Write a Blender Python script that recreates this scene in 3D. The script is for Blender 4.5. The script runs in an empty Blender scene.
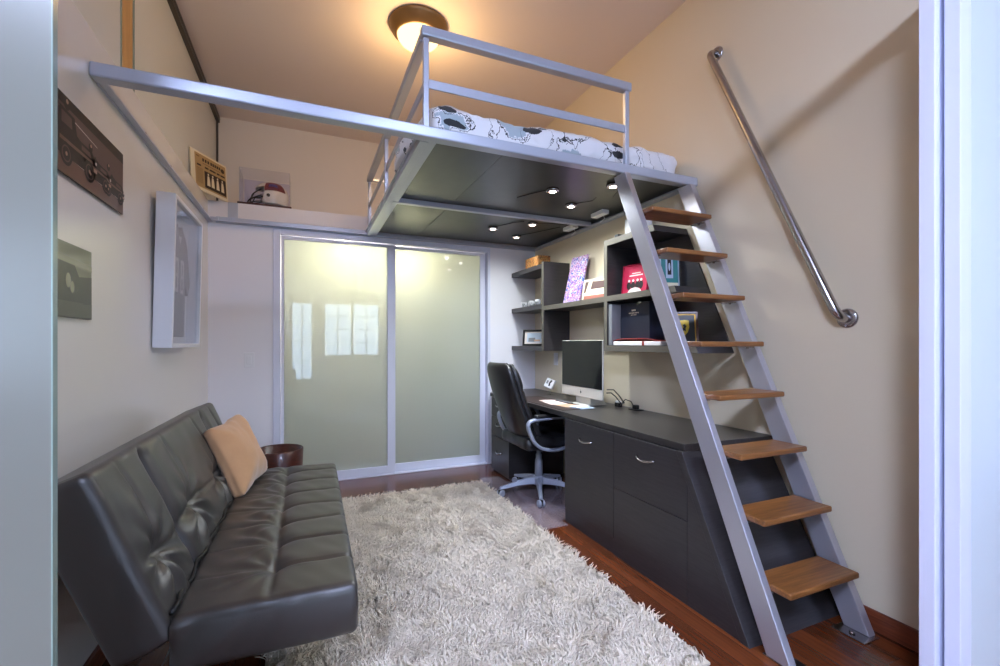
import bpy, bmesh, math, random
import numpy as np
from mathutils import Vector, Matrix, noise
random.seed(7); rng = np.random.default_rng(7)
C = bpy.context.scene.collection
PI = math.pi
XL, XR, YB, YU, ZC, XG = -.711, 2.19, 4.18, 4.99, 3.35, -.78
YF = .75                                   # plane of the sliding front doors
# ------------------------------------------------------------------ materials
def lin(c):
    return tuple(((v/255)/12.92 if v/255 <= .04045 else ((v/255+.055)/1.055)**2.4) for v in c)+(1,)
def nodes(name):
    m = bpy.data.materials.new(name); m.use_nodes = True
    nt = m.node_tree; nt.nodes.clear()
    out = nt.nodes.new('ShaderNodeOutputMaterial')
    return m, nt, out
def N(nt, t, **kw):
    n = nt.nodes.new(t)
    for k, v in kw.items():
        if k[0] == '_': setattr(n, k[1:], v)
        else: n.inputs[k.replace('__', ' ')].default_value = v
    return n
def mat(name, col, rough=.5, metal=0, coat=0, bump=0, bscale=200, var=0, vscale=3, spec=.5, stretch=None, sheen=0, coatr=.08):
    m, nt, out = nodes(name)
    p = N(nt, 'ShaderNodeBsdfPrincipled', Base__Color=lin(col), Roughness=rough, Metallic=metal)
    p.inputs['Coat Weight'].default_value = coat; p.inputs['Coat Roughness'].default_value = coatr
    p.inputs['Specular IOR Level'].default_value = spec
    p.inputs['Sheen Weight'].default_value = sheen
    nt.links.new(p.outputs[0], out.inputs[0])
    tc = N(nt, 'ShaderNodeTexCoord')
    vec = tc.outputs['Object']
    if stretch:
        mp = N(nt, 'ShaderNodeMapping', Scale=stretch); nt.links.new(vec, mp.inputs[0]); vec = mp.outputs[0]
    if var:
        n = N(nt, 'ShaderNodeTexNoise', Scale=vscale, Detail=6.0, Roughness=.6); nt.links.new(vec, n.inputs['Vector'])
        r = N(nt, 'ShaderNodeMapRange'); r.inputs[1].default_value = .3; r.inputs[2].default_value = .7
        r.inputs[3].default_value = 1-var; r.inputs[4].default_value = 1+var; nt.links.new(n.outputs[0], r.inputs[0])
        mx = N(nt, 'ShaderNodeVectorMath', _operation='SCALE'); mx.inputs[0].default_value = lin(col)[:3]
        nt.links.new(r.outputs[0], mx.inputs['Scale']); nt.links.new(mx.outputs[0], p.inputs['Base Color'])
    if bump:
        n = N(nt, 'ShaderNodeTexNoise', Scale=bscale, Detail=3.0); nt.links.new(vec, n.inputs['Vector'])
        b = N(nt, 'ShaderNodeBump', Strength=bump, Distance=.002); nt.links.new(n.outputs[0], b.inputs['Height'])
        nt.links.new(b.outputs[0], p.inputs['Normal'])
    return m
def emit(name, col, s):
    m, nt, out = nodes(name); e = N(nt, 'ShaderNodeEmission', Color=lin(col), Strength=s); nt.links.new(e.outputs[0], out.inputs[0]); return m
def schlick(nt, f0):                       # two-sided fresnel for thin panes
    lw = N(nt, 'ShaderNodeLayerWeight', Blend=.5); L = nt.links.new
    pw = N(nt, 'ShaderNodeMath', _operation='POWER'); pw.inputs[1].default_value = 5; L(lw.outputs['Facing'], pw.inputs[0])
    ma = N(nt, 'ShaderNodeMath', _operation='MULTIPLY_ADD'); ma.inputs[1].default_value = 1-f0; ma.inputs[2].default_value = f0; L(pw.outputs[0], ma.inputs[0]); return ma.outputs[0]
def frosted(name, col, tcol, mixf=.5, rough=.02, ior=1.5):
    m, nt, out = nodes(name)
    d = N(nt, 'ShaderNodeBsdfDiffuse', Color=lin(col)); t = N(nt, 'ShaderNodeBsdfTranslucent', Color=lin(tcol))
    g = N(nt, 'ShaderNodeBsdfGlossy', Roughness=rough, Color=(1, 1, 1, 1)); f = schlick(nt, ((ior-1)/(ior+1))**2)
    a = N(nt, 'ShaderNodeMixShader', Fac=mixf); b = N(nt, 'ShaderNodeMixShader')
    L = nt.links.new
    L(d.outputs[0], a.inputs[1]); L(t.outputs[0], a.inputs[2]); L(f, b.inputs[0]); L(a.outputs[0], b.inputs[1]); L(g.outputs[0], b.inputs[2]); L(b.outputs[0], out.inputs[0])
    return m
def clear(name, col=(255, 255, 255), rough=0.0, spec=1.45, gloss=1.0):
    m, nt, out = nodes(name)
    t = N(nt, 'ShaderNodeBsdfTransparent', Color=lin(col)); g = N(nt, 'ShaderNodeBsdfGlossy', Roughness=rough); f = schlick(nt, ((spec-1)/(spec+1))**2*gloss)
    b = N(nt, 'ShaderNodeMixShader'); L = nt.links.new
    L(f, b.inputs[0]); L(t.outputs[0], b.inputs[1]); L(g.outputs[0], b.inputs[2]); L(b.outputs[0], out.inputs[0])
    return m
def wood(name, col, col2, rough=.4, scale=(60, 4, 60), bump=.15, coat=0):
    m, nt, out = nodes(name); L = nt.links.new
    tc = N(nt, 'ShaderNodeTexCoord'); mp = N(nt, 'ShaderNodeMapping', Scale=scale); L(tc.outputs['Object'], mp.inputs[0])
    n = N(nt, 'ShaderNodeTexNoise', Scale=1.0, Detail=5.0, Roughness=.65, Distortion=.6); L(mp.outputs[0], n.inputs['Vector'])
    r = N(nt, 'ShaderNodeValToRGB'); r.color_ramp.elements[0].position = .32; r.color_ramp.elements[1].position = .68
    r.color_ramp.elements[0].color = lin(col2); r.color_ramp.elements[1].color = lin(col); L(n.outputs[0], r.inputs[0])
    p = N(nt, 'ShaderNodeBsdfPrincipled', Roughness=rough); p.inputs['Coat Weight'].default_value = coat; p.inputs['Coat Roughness'].default_value = .1
    L(r.outputs[0], p.inputs['Base Color'])
    b = N(nt, 'ShaderNodeBump', Strength=bump, Distance=.001); L(n.outputs[0], b.inputs['Height']); L(b.outputs[0], p.inputs['Normal'])
    L(p.outputs[0], out.inputs[0]); return m
def floor_mat():
    m, nt, out = nodes('red oak planks'); L = nt.links.new
    tc = N(nt, 'ShaderNodeTexCoord'); mp = N(nt, 'ShaderNodeMapping', Rotation=(0, 0, PI/2)); L(tc.outputs['Object'], mp.inputs[0])
    br = N(nt, 'ShaderNodeTexBrick', Scale=1.0, Mortar__Size=.0012, Brick__Width=1.3, Row__Height=.083, Bias=0.0)
    br.offset = .37; br.inputs['Color1'].default_value = lin((112, 58, 30)); br.inputs['Color2'].default_value = lin((80, 38, 19)); br.inputs['Mortar'].default_value = lin((48, 22, 14))
    L(mp.outputs[0], br.inputs['Vector'])
    mp2 = N(nt, 'ShaderNodeMapping', Scale=(70, 2.5, 1)); L(tc.outputs['Object'], mp2.inputs[0])
    n = N(nt, 'ShaderNodeTexNoise', Scale=1.0, Detail=6.0, Roughness=.65, Distortion=.8); L(mp2.outputs[0], n.inputs['Vector'])
    r = N(nt, 'ShaderNodeMapRange'); r.inputs[1].default_value = .3; r.inputs[2].default_value = .7; r.inputs[3].default_value = .72; r.inputs[4].default_value = 1.22; L(n.outputs[0], r.inputs[0])
    mx = N(nt, 'ShaderNodeVectorMath', _operation='SCALE'); L(br.outputs[0], mx.inputs[0]); L(r.outputs[0], mx.inputs['Scale'])
    p = N(nt, 'ShaderNodeBsdfPrincipled', Roughness=.22); p.inputs['Coat Weight'].default_value = .25; p.inputs['Coat Roughness'].default_value = .12
    L(mx.outputs[0], p.inputs['Base Color'])
    b = N(nt, 'ShaderNodeBump', Strength=.12, Distance=.002); L(n.outputs[0], b.inputs['Height']); L(b.outputs[0], p.inputs['Normal'])
    L(p.outputs[0], out.inputs[0]); return m
def vinyl_mat():
    m, nt, out = nodes('clear vinyl mat'); L = nt.links.new
    t = N(nt, 'ShaderNodeBsdfTransparent', Color=(.95, .93, .95, 1)); d = N(nt, 'ShaderNodeBsdfDiffuse', Color=lin((206, 190, 196))); g = N(nt, 'ShaderNodeBsdfGlossy', Roughness=.18)
    a = N(nt, 'ShaderNodeMixShader', Fac=.2); b = N(nt, 'ShaderNodeMixShader')
    L(t.outputs[0], a.inputs[1]); L(d.outputs[0], a.inputs[2]); L(schlick(nt, .04), b.inputs[0]); L(a.outputs[0], b.inputs[1]); L(g.outputs[0], b.inputs[2]); L(b.outputs[0], out.inputs[0]); return m
def duvet_mat():
    m, nt, out = nodes('white floral cotton'); L = nt.links.new
    tc = N(nt, 'ShaderNodeTexCoord')
    nz = N(nt, 'ShaderNodeTexNoise', Scale=7.0, Detail=5.0, Roughness=.65); L(tc.outputs['Object'], nz.inputs['Vector'])
    def warped(amount, scale, rot):
        s = N(nt, 'ShaderNodeVectorMath', _operation='SUBTRACT'); s.inputs[1].default_value = (.5, .5, .5); L(nz.outputs['Color'], s.inputs[0])
        k = N(nt, 'ShaderNodeVectorMath', _operation='SCALE'); k.inputs['Scale'].default_value = amount; L(s.outputs[0], k.inputs[0])
        a = N(nt, 'ShaderNodeVectorMath', _operation='ADD'); L(tc.outputs['Object'], a.inputs[0]); L(k.outputs[0], a.inputs[1])
        mp = N(nt, 'ShaderNodeMapping', Scale=scale, Rotation=rot); L(a.outputs[0], mp.inputs[0]); return mp.outputs[0]
    def less(sock, v):
        q = N(nt, 'ShaderNodeMath', _operation='LESS_THAN'); q.inputs[1].default_value = v; L(sock, q.inputs[0]); return q.outputs[0]
    def mul(a, b):
        q = N(nt, 'ShaderNodeMath', _operation='MULTIPLY'); L(a, q.inputs[0]); L(b, q.inputs[1]); return q.outputs[0]
    def mx(a, b):
        q = N(nt, 'ShaderNodeMath', _operation='MAXIMUM'); L(a, q.inputs[0]); L(b, q.inputs[1]); return q.outputs[0]
    # long leaves
    v1 = N(nt, 'ShaderNodeTexVoronoi', Scale=1.0); L(warped(.06, (5, 5, 14), (.4, .95, .2)), v1.inputs['Vector'])
    sep = N(nt, 'ShaderNodeSeparateColor'); L(v1.outputs['Color'], sep.inputs[0])
    leaf = mul(less(v1.outputs['Distance'], .27), less(sep.outputs[0], .36))
    v3 = N(nt, 'ShaderNodeTexVoronoi', Scale=1.0); L(warped(.05, (4.2, 4.2, 12), (.3, -.8, .4)), v3.inputs['Vector'])
    s3 = N(nt, 'ShaderNodeSeparateColor'); L(v3.outputs['Color'], s3.inputs[0])
    leaf = mx(leaf, mul(less(v3.outputs['Distance'], .24), less(s3.outputs[0], .35)))
    # thin stems
    w = N(nt, 'ShaderNodeTexNoise', Scale=1.0, Detail=0.0); L(warped(.10, (9, 9, 3.5), (0, .4, .3)), w.inputs['Vector'])
    sub = N(nt, 'ShaderNodeMath', _operation='SUBTRACT'); sub.inputs[1].default_value = .5; L(w.outputs[0], sub.inputs[0])
    ab = N(nt, 'ShaderNodeMath', _operation='ABSOLUTE'); L(sub.outputs[0], ab.inputs[0])
    stem = less(ab.outputs[0], .005)
    # grey-blue flowers
    v2 = N(nt, 'ShaderNodeTexVoronoi', Scale=1.0); L(warped(.22, (4.2, 4.2, 6), (0, .2, .8)), v2.inputs['Vector'])
    s2 = N(nt, 'ShaderNodeSeparateColor'); L(v2.outputs['Color'], s2.inputs[0])
    fl = mul(less(v2.outputs['Distance'], .36), less(s2.outputs[1], .5))
    c1 = N(nt, 'ShaderNodeMix', _data_type='RGBA'); c1.inputs['A'].default_value = lin((226, 226, 228)); c1.inputs['B'].default_value = lin((164, 178, 186)); L(fl, c1.inputs['Factor'])
    c2 = N(nt, 'ShaderNodeMix', _data_type='RGBA'); c2.inputs['B'].default_value = lin((40, 42, 46)); q1 = N(nt, 'ShaderNodeMath', _operation='SUBTRACT'); q1.inputs[1].default_value = .42; L(v2.outputs['Distance'], q1.inputs[0])
    q2 = N(nt, 'ShaderNodeMath', _operation='ABSOLUTE'); L(q1.outputs[0], q2.inputs[0])
    ring = mul(less(q2.outputs[0], .013), less(s2.outputs[1], .8))
    L(mx(mx(leaf, stem), ring), c2.inputs['Factor']); L(c1.outputs['Result'], c2.inputs['A'])
    c3 = c2
    p = N(nt, 'ShaderNodeBsdfPrincipled', Roughness=.85); p.inputs['Sheen Weight'].default_value = .2
    L(c3.outputs['Result'], p.inputs['Base Color']); L(p.outputs[0], out.inputs[0]); return m
def speckle(name, cols, scale=60):
    m, nt, out = nodes(name); L = nt.links.new
    tc = N(nt, 'ShaderNodeTexCoord'); n = N(nt, 'ShaderNodeTexNoise', Scale=scale, Detail=3.0, Distortion=1.5); L(tc.outputs['Object'], n.inputs['Vector'])
    r = N(nt, 'ShaderNodeValToRGB'); cr = r.color_ramp; cr.interpolation = 'CONSTANT'
    k = len(cols)
    cr.elements[0].color = lin(cols[0]); cr.elements[0].position = 0; cr.elements[1].color = lin(cols[1]); cr.elements[1].position = .38
    for i in range(2, k):
        e = cr.elements.new(.38+.24*(i-1)/(k-1)); e.color = lin(cols[i])
    L(n.outputs[0], r.inputs[0]); p = N(nt, 'ShaderNodeBsdfPrincipled', Roughness=.5); L(r.outputs[0], p.inputs['Base Color']); L(p.outputs[0], out.inputs[0]); return m

M = dict(
 wall=mat('warm beige wall paint', (222, 209, 182), .42, bump=.05, bscale=350, spec=.45),
 wallL=mat('pale beige wall paint', (226, 222, 214), .16, bump=.008, bscale=200, spec=.6),
 wallB=mat('white wall paint', (234, 232, 237), .5, bump=.05, bscale=350),
 ceil=mat('ceiling paint', (230, 218, 212), .7, bump=.05, bscale=350),
 ledge=mat('white trim paint', (226, 222, 222), .45),
 living=mat('living room paint', (215, 213, 212), .7),
 floor=floor_mat(),
 base=wood('reddish baseboard wood', (136, 72, 44), (96, 46, 28), .35, (6, 6, 90)),
 pine=wood('pale pine', (206, 164, 104), (184, 138, 82), .5, (60, 60, 4)),
 dark=wood('black-brown veneer', (56, 53, 54), (42, 39, 41), .36, (8, 8, 160), .12),
 darktop=wood('black-brown veneer top', (58, 55, 53), (44, 41, 40), .3, (120, 5, 20), .1),
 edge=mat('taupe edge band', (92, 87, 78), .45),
 ply=mat('black stained plywood', (60, 61, 56), .3, var=.25, vscale=5, bump=.1, bscale=60),
 oak=wood('oiled oak', (150, 98, 52), (108, 66, 32), .35, (5, 70, 90), .15, .15),
 steel=mat('silver painted steel', (176, 182, 196), .32, .35, bump=.01),
 alum=mat('brushed aluminium', (194, 194, 204), .36, .7, bump=.06, bscale=40, stretch=(60, 60, 2)),
 chrome=mat('brushed stainless', (176, 172, 172), .24, 1.0),
 alumw=mat('white anodised aluminium', (216, 219, 236), .38, 0),
 leather=mat('black leather', (46, 42, 39), .44, bump=.12, bscale=260, spec=.8, coat=.45, coatr=.42),
 seam=mat('black piping', (16, 15, 15), .5),
 chairl=mat('black chair leather', (27, 26, 28), .33, bump=.12, bscale=260, spec=.6),
 silverp=mat('silver plastic', (160, 166, 182), .35, .3),
 black=mat('black plastic', (20, 20, 22), .4),
 screen=mat('black screen glass', (24, 24, 26), .12),
 pillow=mat('tan microsuede', (200, 153, 110), .9, bump=.2, bscale=90, sheen=.4, var=.06, vscale=8),
 rug=mat('rug backing', (196, 184, 166), .95), pile=mat('cream shag yarn', (222, 209, 192), .8, var=.12, vscale=6),
 duvet=duvet_mat(),
 pane=frosted('satin glass', (170, 184, 188), (210, 214, 206), .5, .012, 1.62),
 pane2=mat('satin glass clerestory', (212, 213, 206), .3, spec=.5),
 panef=frosted('satin glass front', (126, 126, 114), (100, 100, 92), .3, .2),
 gedge=mat('green glass edge', (132, 150, 138), .2),
 bronze=mat('aged bronze', (136, 104, 62), .36, .45), shade=None,
 white=mat('white gloss plastic', (228, 228, 230), .35), lacquer=mat('white lacquer frame', (226, 228, 234), .3),
 paper=mat('white paper', (232, 228, 226), .8), pink=mat('pale pink paper', (226, 200, 192), .8), tan=mat('tan paper', (196, 160, 132), .8), bluep=mat('pale blue paper', (176, 190, 206), .6),
 mahog=wood('dark mahogany', (84, 38, 26), (52, 22, 16), .3, (20, 20, 60), .08, .3),
 acryl=clear('clear acrylic'), vinyl=vinyl_mat(), msilver=mat('warm silver casing', (196, 192, 184), .4, .1), glass=clear('picture glass', (250, 252, 255), .0, 1.5),
 winglass=clear('window glass'),
 matb=mat('brown desk pad leather', (58, 44, 40), .45), navy=mat('navy card', (30, 36, 52), .5), red=mat('red leather', (150, 30, 24), .5), grey=mat('grey', (120, 122, 126), .5),
 magenta=mat('magenta cover', (168, 30, 66), .4), teal=mat('teal cover', (60, 130, 128), .4), cream=mat('cream', (224, 212, 180), .6), gold=mat('gold', (196, 150, 60), .35, .6), yellow=mat('yellow enamel', (228, 196, 50), .4),
 sepia=mat('sepia print', (88, 66, 62), .45), sepiad=mat('sepia dark', (22, 14, 14), .45), sepial=mat('sepia light', (160, 128, 110), .4), sepiam=mat('sepia mid', (92, 60, 44), .3), hl=mat('print highlight', (214, 204, 196), .25),
 olive=mat('olive print', (104, 108, 88), .3), olived=mat('olive dark print', (48, 50, 44), .3), olivem=mat('olive mid print', (72, 74, 64), .3), olivel=mat('olive light print', (150, 152, 132), .22),
 jersey=mat('slate blue jersey', (122, 128, 144), .9, bump=.3, bscale=120), jerseyl=mat('jersey trim', (206, 206, 210), .8), jback=mat('grey mount board', (214, 218, 226), .8),  # glare on the glazing put into the lighter jersey and board colours
 news=mat('aged newsprint', (176, 146, 98), .8), newsd=mat('dark ink', (58, 42, 30), .8), newsm=mat('faded ink', (120, 92, 60), .8),
 helm=mat('white helmet shell', (226, 220, 216), .2), maroon=mat('maroon decal', (104, 26, 40), .3), purple=mat('blue violet decal', (64, 58, 130), .3),
 orangeb=speckle('orange patterned card', [(150, 78, 36), (206, 128, 64), (120, 96, 50), (226, 164, 96), (92, 52, 30)], 34),
 poster=speckle('violet patterned canvas', [(86, 70, 150), (170, 150, 206), (150, 60, 120), (214, 200, 220), (70, 90, 160)], 22),
 mugm=speckle('black and white glaze', [(190, 190, 196), (24, 24, 28), (200, 200, 204), (30, 34, 46), (186, 186, 192)], 34),
 puckg=emit('puck lamp', (255, 226, 214), 14), sofalg=mat('dark steel', (40, 38, 38), .4, .6),
 sofaw=mat('dark timber', (52, 34, 26), .45), clothc=mat('grey cloth', (90, 92, 96), .9), wallsw=mat('white switch', (232, 232, 236), .4),
)
m, nt, out = nodes('lit alabaster glass'); e = N(nt, 'ShaderNodeEmission', Color=(1, .64, .27, 1), Strength=1.25); nt.links.new(e.outputs[0], out.inputs[0]); M['shade'] = m
# ------------------------------------------------------------------ mesh builder
class MB:
    def __init__(s): s.v = []; s.f = []; s.m = []; s.mi = 0
    def add(s, vs, fs):
        o = len(s.v); s.v += [tuple(p) for p in vs]
        for f in fs: s.f.append(tuple(i+o for i in f)); s.m.append(s.mi)
        return s
    def box(s, x0, x1, y0, y1, z0, z1):
        vs = [(x, y, z) for z in (z0, z1) for y in (y0, y1) for x in (x0, x1)]
        return s.add(vs, [(0, 2, 3, 1), (4, 5, 7, 6), (0, 1, 5, 4), (2, 6, 7, 3), (0, 4, 6, 2), (1, 3, 7, 5)])
    def obox(s, c, ax, sz):                # oriented box
        c = Vector(c); ax = [Vector(a).normalized() for a in ax]
        vs = [c+ax[0]*(i*sz[0]/2)+ax[1]*(j*sz[1]/2)+ax[2]*(k*sz[2]/2) for k in (-1, 1) for j in (-1, 1) for i in (-1, 1)]
        return s.add(vs, [(0, 2, 3, 1), (4, 5, 7, 6), (0, 1, 5, 4), (2, 6, 7, 3), (0, 4, 6, 2), (1, 3, 7, 5)])
    def prism(s, poly, axis, lo, hi):      # poly in the two other axes (cyclic order)
        def P(a, b, c): return {'X': (c, a, b), 'Y': (a, c, b), 'Z': (a, b, c)}[axis]
        n = len(poly); vs = [P(a, b, lo) for a, b in poly]+[P(a, b, hi) for a, b in poly]
        fs = [tuple(range(n))[::-1], tuple(range(n, 2*n))]+[(i, (i+1) % n, n+(i+1) % n, n+i) for i in range(n)]
        return s.add(vs, fs)
    def tube(s, pts, r, n=12, cap=True):
        pts = [Vector(p) for p in pts]; rr = r if isinstance(r, (list, tuple)) else [r]*len(pts)
        vs = []; prev = None
        for i, p in enumerate(pts):
            d = (pts[min(i+1, len(pts)-1)]-pts[max(i-1, 0)]).normalized()
            if prev is None:
                a = Vector((0, 0, 1)) if abs(d.z) < .9 else Vector((1, 0, 0)); u = d.cross(a).normalized()
            else: u = (prev-d*prev.dot(d)).normalized()
            prev = u; w = d.cross(u)
            for k in range(n):
                t = 2*PI*k/n; vs.append(p+(u*math.cos(t)+w*math.sin(t))*rr[i])
        fs = []
        for i in range(len(pts)-1):
            for k in range(n): fs.append((i*n+k, i*n+(k+1) % n, (i+1)*n+(k+1) % n, (i+1)*n+k))
        if cap: fs += [tuple(range(n))[::-1], tuple(range((len(pts)-1)*n, len(pts)*n))]
        return s.add(vs, fs)
    def lathe(s, prof, c=(0, 0, 0), n=32, axis=(0, 0, 1), close=False):
        q = Vector((0, 0, 1)).rotation_difference(Vector(axis)); c = Vector(c)
        vs = [c+q @ Vector((r*math.cos(2*PI*k/n), r*math.sin(2*PI*k/n), z)) for r, z in prof for k in range(n)]
        fs = [(i*n+k, i*n+(k+1) % n, (i+1)*n+(k+1) % n, (i+1)*n+k) for i in range(len(prof)-1) for k in range(n)]
        if close:
            L = len(prof)-1; fs += [(L*n+k, L*n+(k+1) % n, (k+1) % n, k) for k in range(n)]
        else: fs += [tuple(range(n))[::-1], tuple(range((len(prof)-1)*n, len(prof)*n))]
        return s.add(vs, fs)
    def cyl(s, a, b, r, n=16): return s.tube([a, b], r, n)
    def grid(s, fn, nu, nv):
        vs = [fn(i/nu, j/nv) for j in range(nv+1) for i in range(nu+1)]
        return s.add(vs, [(j*(nu+1)+i, j*(nu+1)+i+1, (j+1)*(nu+1)+i+1, (j+1)*(nu+1)+i) for j in range(nv) for i in range(nu)])
    def rbox(s, c, sz, r, res=.03, disp=None, ax=None):
        """rounded cushion: a gridded box, corners rounded by r, pushed by disp(local point, normal)"""
        c = Vector(c); ax = [Vector(a) for a in (ax or ((1, 0, 0), (0, 1, 0), (0, 0, 1)))]
        h = [q/2 for q in sz]; n = [max(3, int(q/res)) for q in sz]
        for a in range(3):
            b, d = (a+1) % 3, (a+2) % 3
            for sg in (-1, 1):
                vs = []
                for j in range(n[d]+1):
                    for i in range(n[b]+1):
                        p = [0, 0, 0]; p[a] = sg*h[a]; p[b] = -h[b]+sz[b]*i/n[b]; p[d] = -h[d]+sz[d]*j/n[d]
                        q = Vector([max(-h[k]+r, min(h[k]-r, p[k])) for k in range(3)]); nn = (Vector(p)-q)
                        nn = nn.normalized() if nn.length > 1e-9 else Vector([sg if k == a else 0 for k in range(3)])
                        pt = q+nn*r
                        if disp: pt = pt+disp(pt, nn)
                        vs.append(c+ax[0]*pt.x+ax[1]*pt.y+ax[2]*pt.z)
                W = n[b]+1; fs = []
                for j in range(n[d]):
                    for i in range(n[b]):
                        f = (j*W+i, j*W+i+1, (j+1)*W+i+1, (j+1)*W+i); fs.append(f if sg > 0 else f[::-1])
                s.add(vs, fs)
        return s
    def build(s, name, m, parent=None, smooth=False, bevel=0, label=None, weld=False, local=False, seg=2, kind=None):
        me = bpy.data.meshes.new(name); V = s.v
        if parent is not None and not local:
            w = WLOC[parent.name]; V = [(a-w[0], b-w[1], c-w[2]) for a, b, c in V]
        loc = (0, 0, 0)
        if parent is None:
            xs = [p[0] for p in V]; ys = [p[1] for p in V]; zs = [p[2] for p in V]
            loc = ((min(xs)+max(xs))/2, (min(ys)+max(ys))/2, min(zs)); V = [(a-loc[0], b-loc[1], c-loc[2]) for a, b, c in V]
        me.from_pydata(V, [], s.f)
        for q in (m if isinstance(m, (list, tuple)) else [m]): me.materials.append(q)
        if isinstance(m, (list, tuple)): me.polygons.foreach_set('material_index', s.m)
        bm = bmesh.new(); bm.from_mesh(me)
        if weld: bmesh.ops.remove_doubles(bm, verts=bm.verts, dist=1e-5)
        if not isinstance(m, (list, tuple)): bmesh.ops.recalc_face_normals(bm, faces=bm.faces)
        bm.to_mesh(me); bm.free()
        if smooth: me.polygons.foreach_set('use_smooth', [True]*len(me.polygons))
        me.update()
        o = bpy.data.objects.new(name, me); C.objects.link(o); o.location = loc
        if parent is not None: o.parent = parent; WLOC[o.name] = WLOC[parent.name]
        else: WLOC[o.name] = loc
        if bevel:
            b = o.modifiers.new('bevel', 'BEVEL'); b.width = bevel; b.segments = seg; b.limit_method = 'ANGLE'; b.angle_limit = math.radians(40)
        if smooth and bevel == 0: pass
        if label: o['label'] = label
        if kind: o['kind'] = kind
        return o
WLOC = {}
def thing(name, label, cat, loc=(0, 0, 0), group=None, rz=0):
    o = bpy.data.objects.new(name, None); C.objects.link(o); o.location = loc; o.rotation_euler = (0, 0, rz); o.empty_display_size = .1
    o['label'] = label; o['category'] = cat
    if group: o['group'] = group
    WLOC[o.name] = loc; return o
def tag(o, label, cat, group=None):
    o['label'] = label; o['category'] = cat
    if group: o['group'] = group
    return o
def struct(mb, name, m, parent=None, **k):
    o = mb.build(name, m, parent, **k)
    if parent is None: o['kind'] = 'structure'
    return o
def sroot(name, loc):
    o = bpy.data.objects.new(name, None); C.objects.link(o); o.location = loc; o['kind'] = 'structure'; WLOC[o.name] = loc; return o
def copy_tree(o, parent=None):
    c = o.copy(); C.objects.link(c)
    if parent is not None: c.parent = parent
    for ch in list(o.children): copy_tree(ch, c)
    return c
def arc(c, r, a0, a1, n, u, w):
    c, u, w = Vector(c), Vector(u), Vector(w)
    return [c+u*(r*math.cos(a0+(a1-a0)*i/n))+w*(r*math.sin(a0+(a1-a0)*i/n)) for i in range(n+1)]
def gauss(d, w): return math.exp(-(d/w)**2)
def layer(mb, mi, o, ux, uy, nrm, poly, lift):     # flat printed shape: polygon in picture coordinates
    o, ux, uy, nrm = Vector(o), Vector(ux), Vector(uy), Vector(nrm)
    mb.mi = mi; mb.add([o+ux*a+uy*b+nrm*lift for a, b in poly], [tuple(range(len(poly)))])
def disc(cx, cy, rx, ry=None, n=20, a0=0, a1=2*PI):
    ry = ry or rx; return [(cx+rx*math.cos(a0+(a1-a0)*i/n), cy+ry*math.sin(a0+(a1-a0)*i/n)) for i in range(n if a1-a0 > 6.28 else n+1)]
def rect(x0, y0, x1, y1): return [(x0, y0), (x1, y0), (x1, y1), (x0, y1)]

# ------------------------------------------------------------------ setting
struct(MB().box(-4.12, 6.12, -4.12, 5.12, -.1, 0), 'floor', M['floor'])
struct(MB().box(XG-.14, XR+.12, YF, YU+.12, ZC, ZC+.1), 'ceiling', M['ceil'])
struct(MB().box(-4, 6, -4, YF, ZC, ZC+.1), 'ceiling_living', M['living'])
struct(MB().box(XG-.14, XL, YF+.1, YU, 0, 2.33), 'wall_left', M['wallL'])
struct(MB().box(XR, XR+.12, YF+.1, YU+.12, 0, ZC), 'wall_right', M['wall'])
w = MB(); w.box(XL, -.248, YB, YB+.09, 0, 2.15); w.box(1.68, XR, YB, YB+.09, 0, 2.15)
struct(w, 'wall_back', M['wallB'])
struct(MB().box(XG, XR, YB, YU, 2.15, 2.33), 'trim_1', M['ledge'])
struct(MB().box(XG-.14, XR, YU, YU+.12, 2.33, ZC), 'wall_upper', mat('upper wall paint', (228, 221, 210), .5, bump=.05, bscale=350))
w = MB(); w.box(-.4, -.35, YB+.09, YU+.1, 0, 2.15); w.box(1.8, 1.85, YB+.09, YU+.1, 0, 2.15); w.box(-.4, 1.85, YU+.1, YU+.13, 0, 2.15); w.box(-.4, 1.85, YU, YU+.13, 2.15, 2.2)
struct(w, 'wall_closet', M['living'])
# white vertical strip on the ledge face
struct(MB().box(-.575, -.505, YB-.004, YB-.0005, 2.205, 2.329), 'trim_2', mat('pale blue grey tape', (178, 184, 196), .6))
# dividing wall to the living room, lintel
w = MB(); w.box(-4, XL, YF, YF+.1, 0, ZC); w.box(XR, 6, YF, YF+.1, 0, ZC); w.box(XL, XR, YF, YF+.1, ZC-.05, ZC)
struct(w, 'wall_front', M['living'])
# baseboards
struct(MB().box(XR-.014, XR, YF+.1, 1.24, 0, .085), 'baseboard_right', M['base'], bevel=.004)
struct(MB().box(XL, XL+.014, YF+.1, YB, 0, .085), 'baseboard_left', M['base'], bevel=.004)
w = MB(); w.box(XL+.014, -.25, YB-.014, YB, 0, .085)
struct(w, 'baseboard_back', M['base'], bevel=.004)
struct(MB().box(XR-.014, XR, 2.65, 3.57, 0, .085), 'baseboard_desk', M['base'], bevel=.004)
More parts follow.
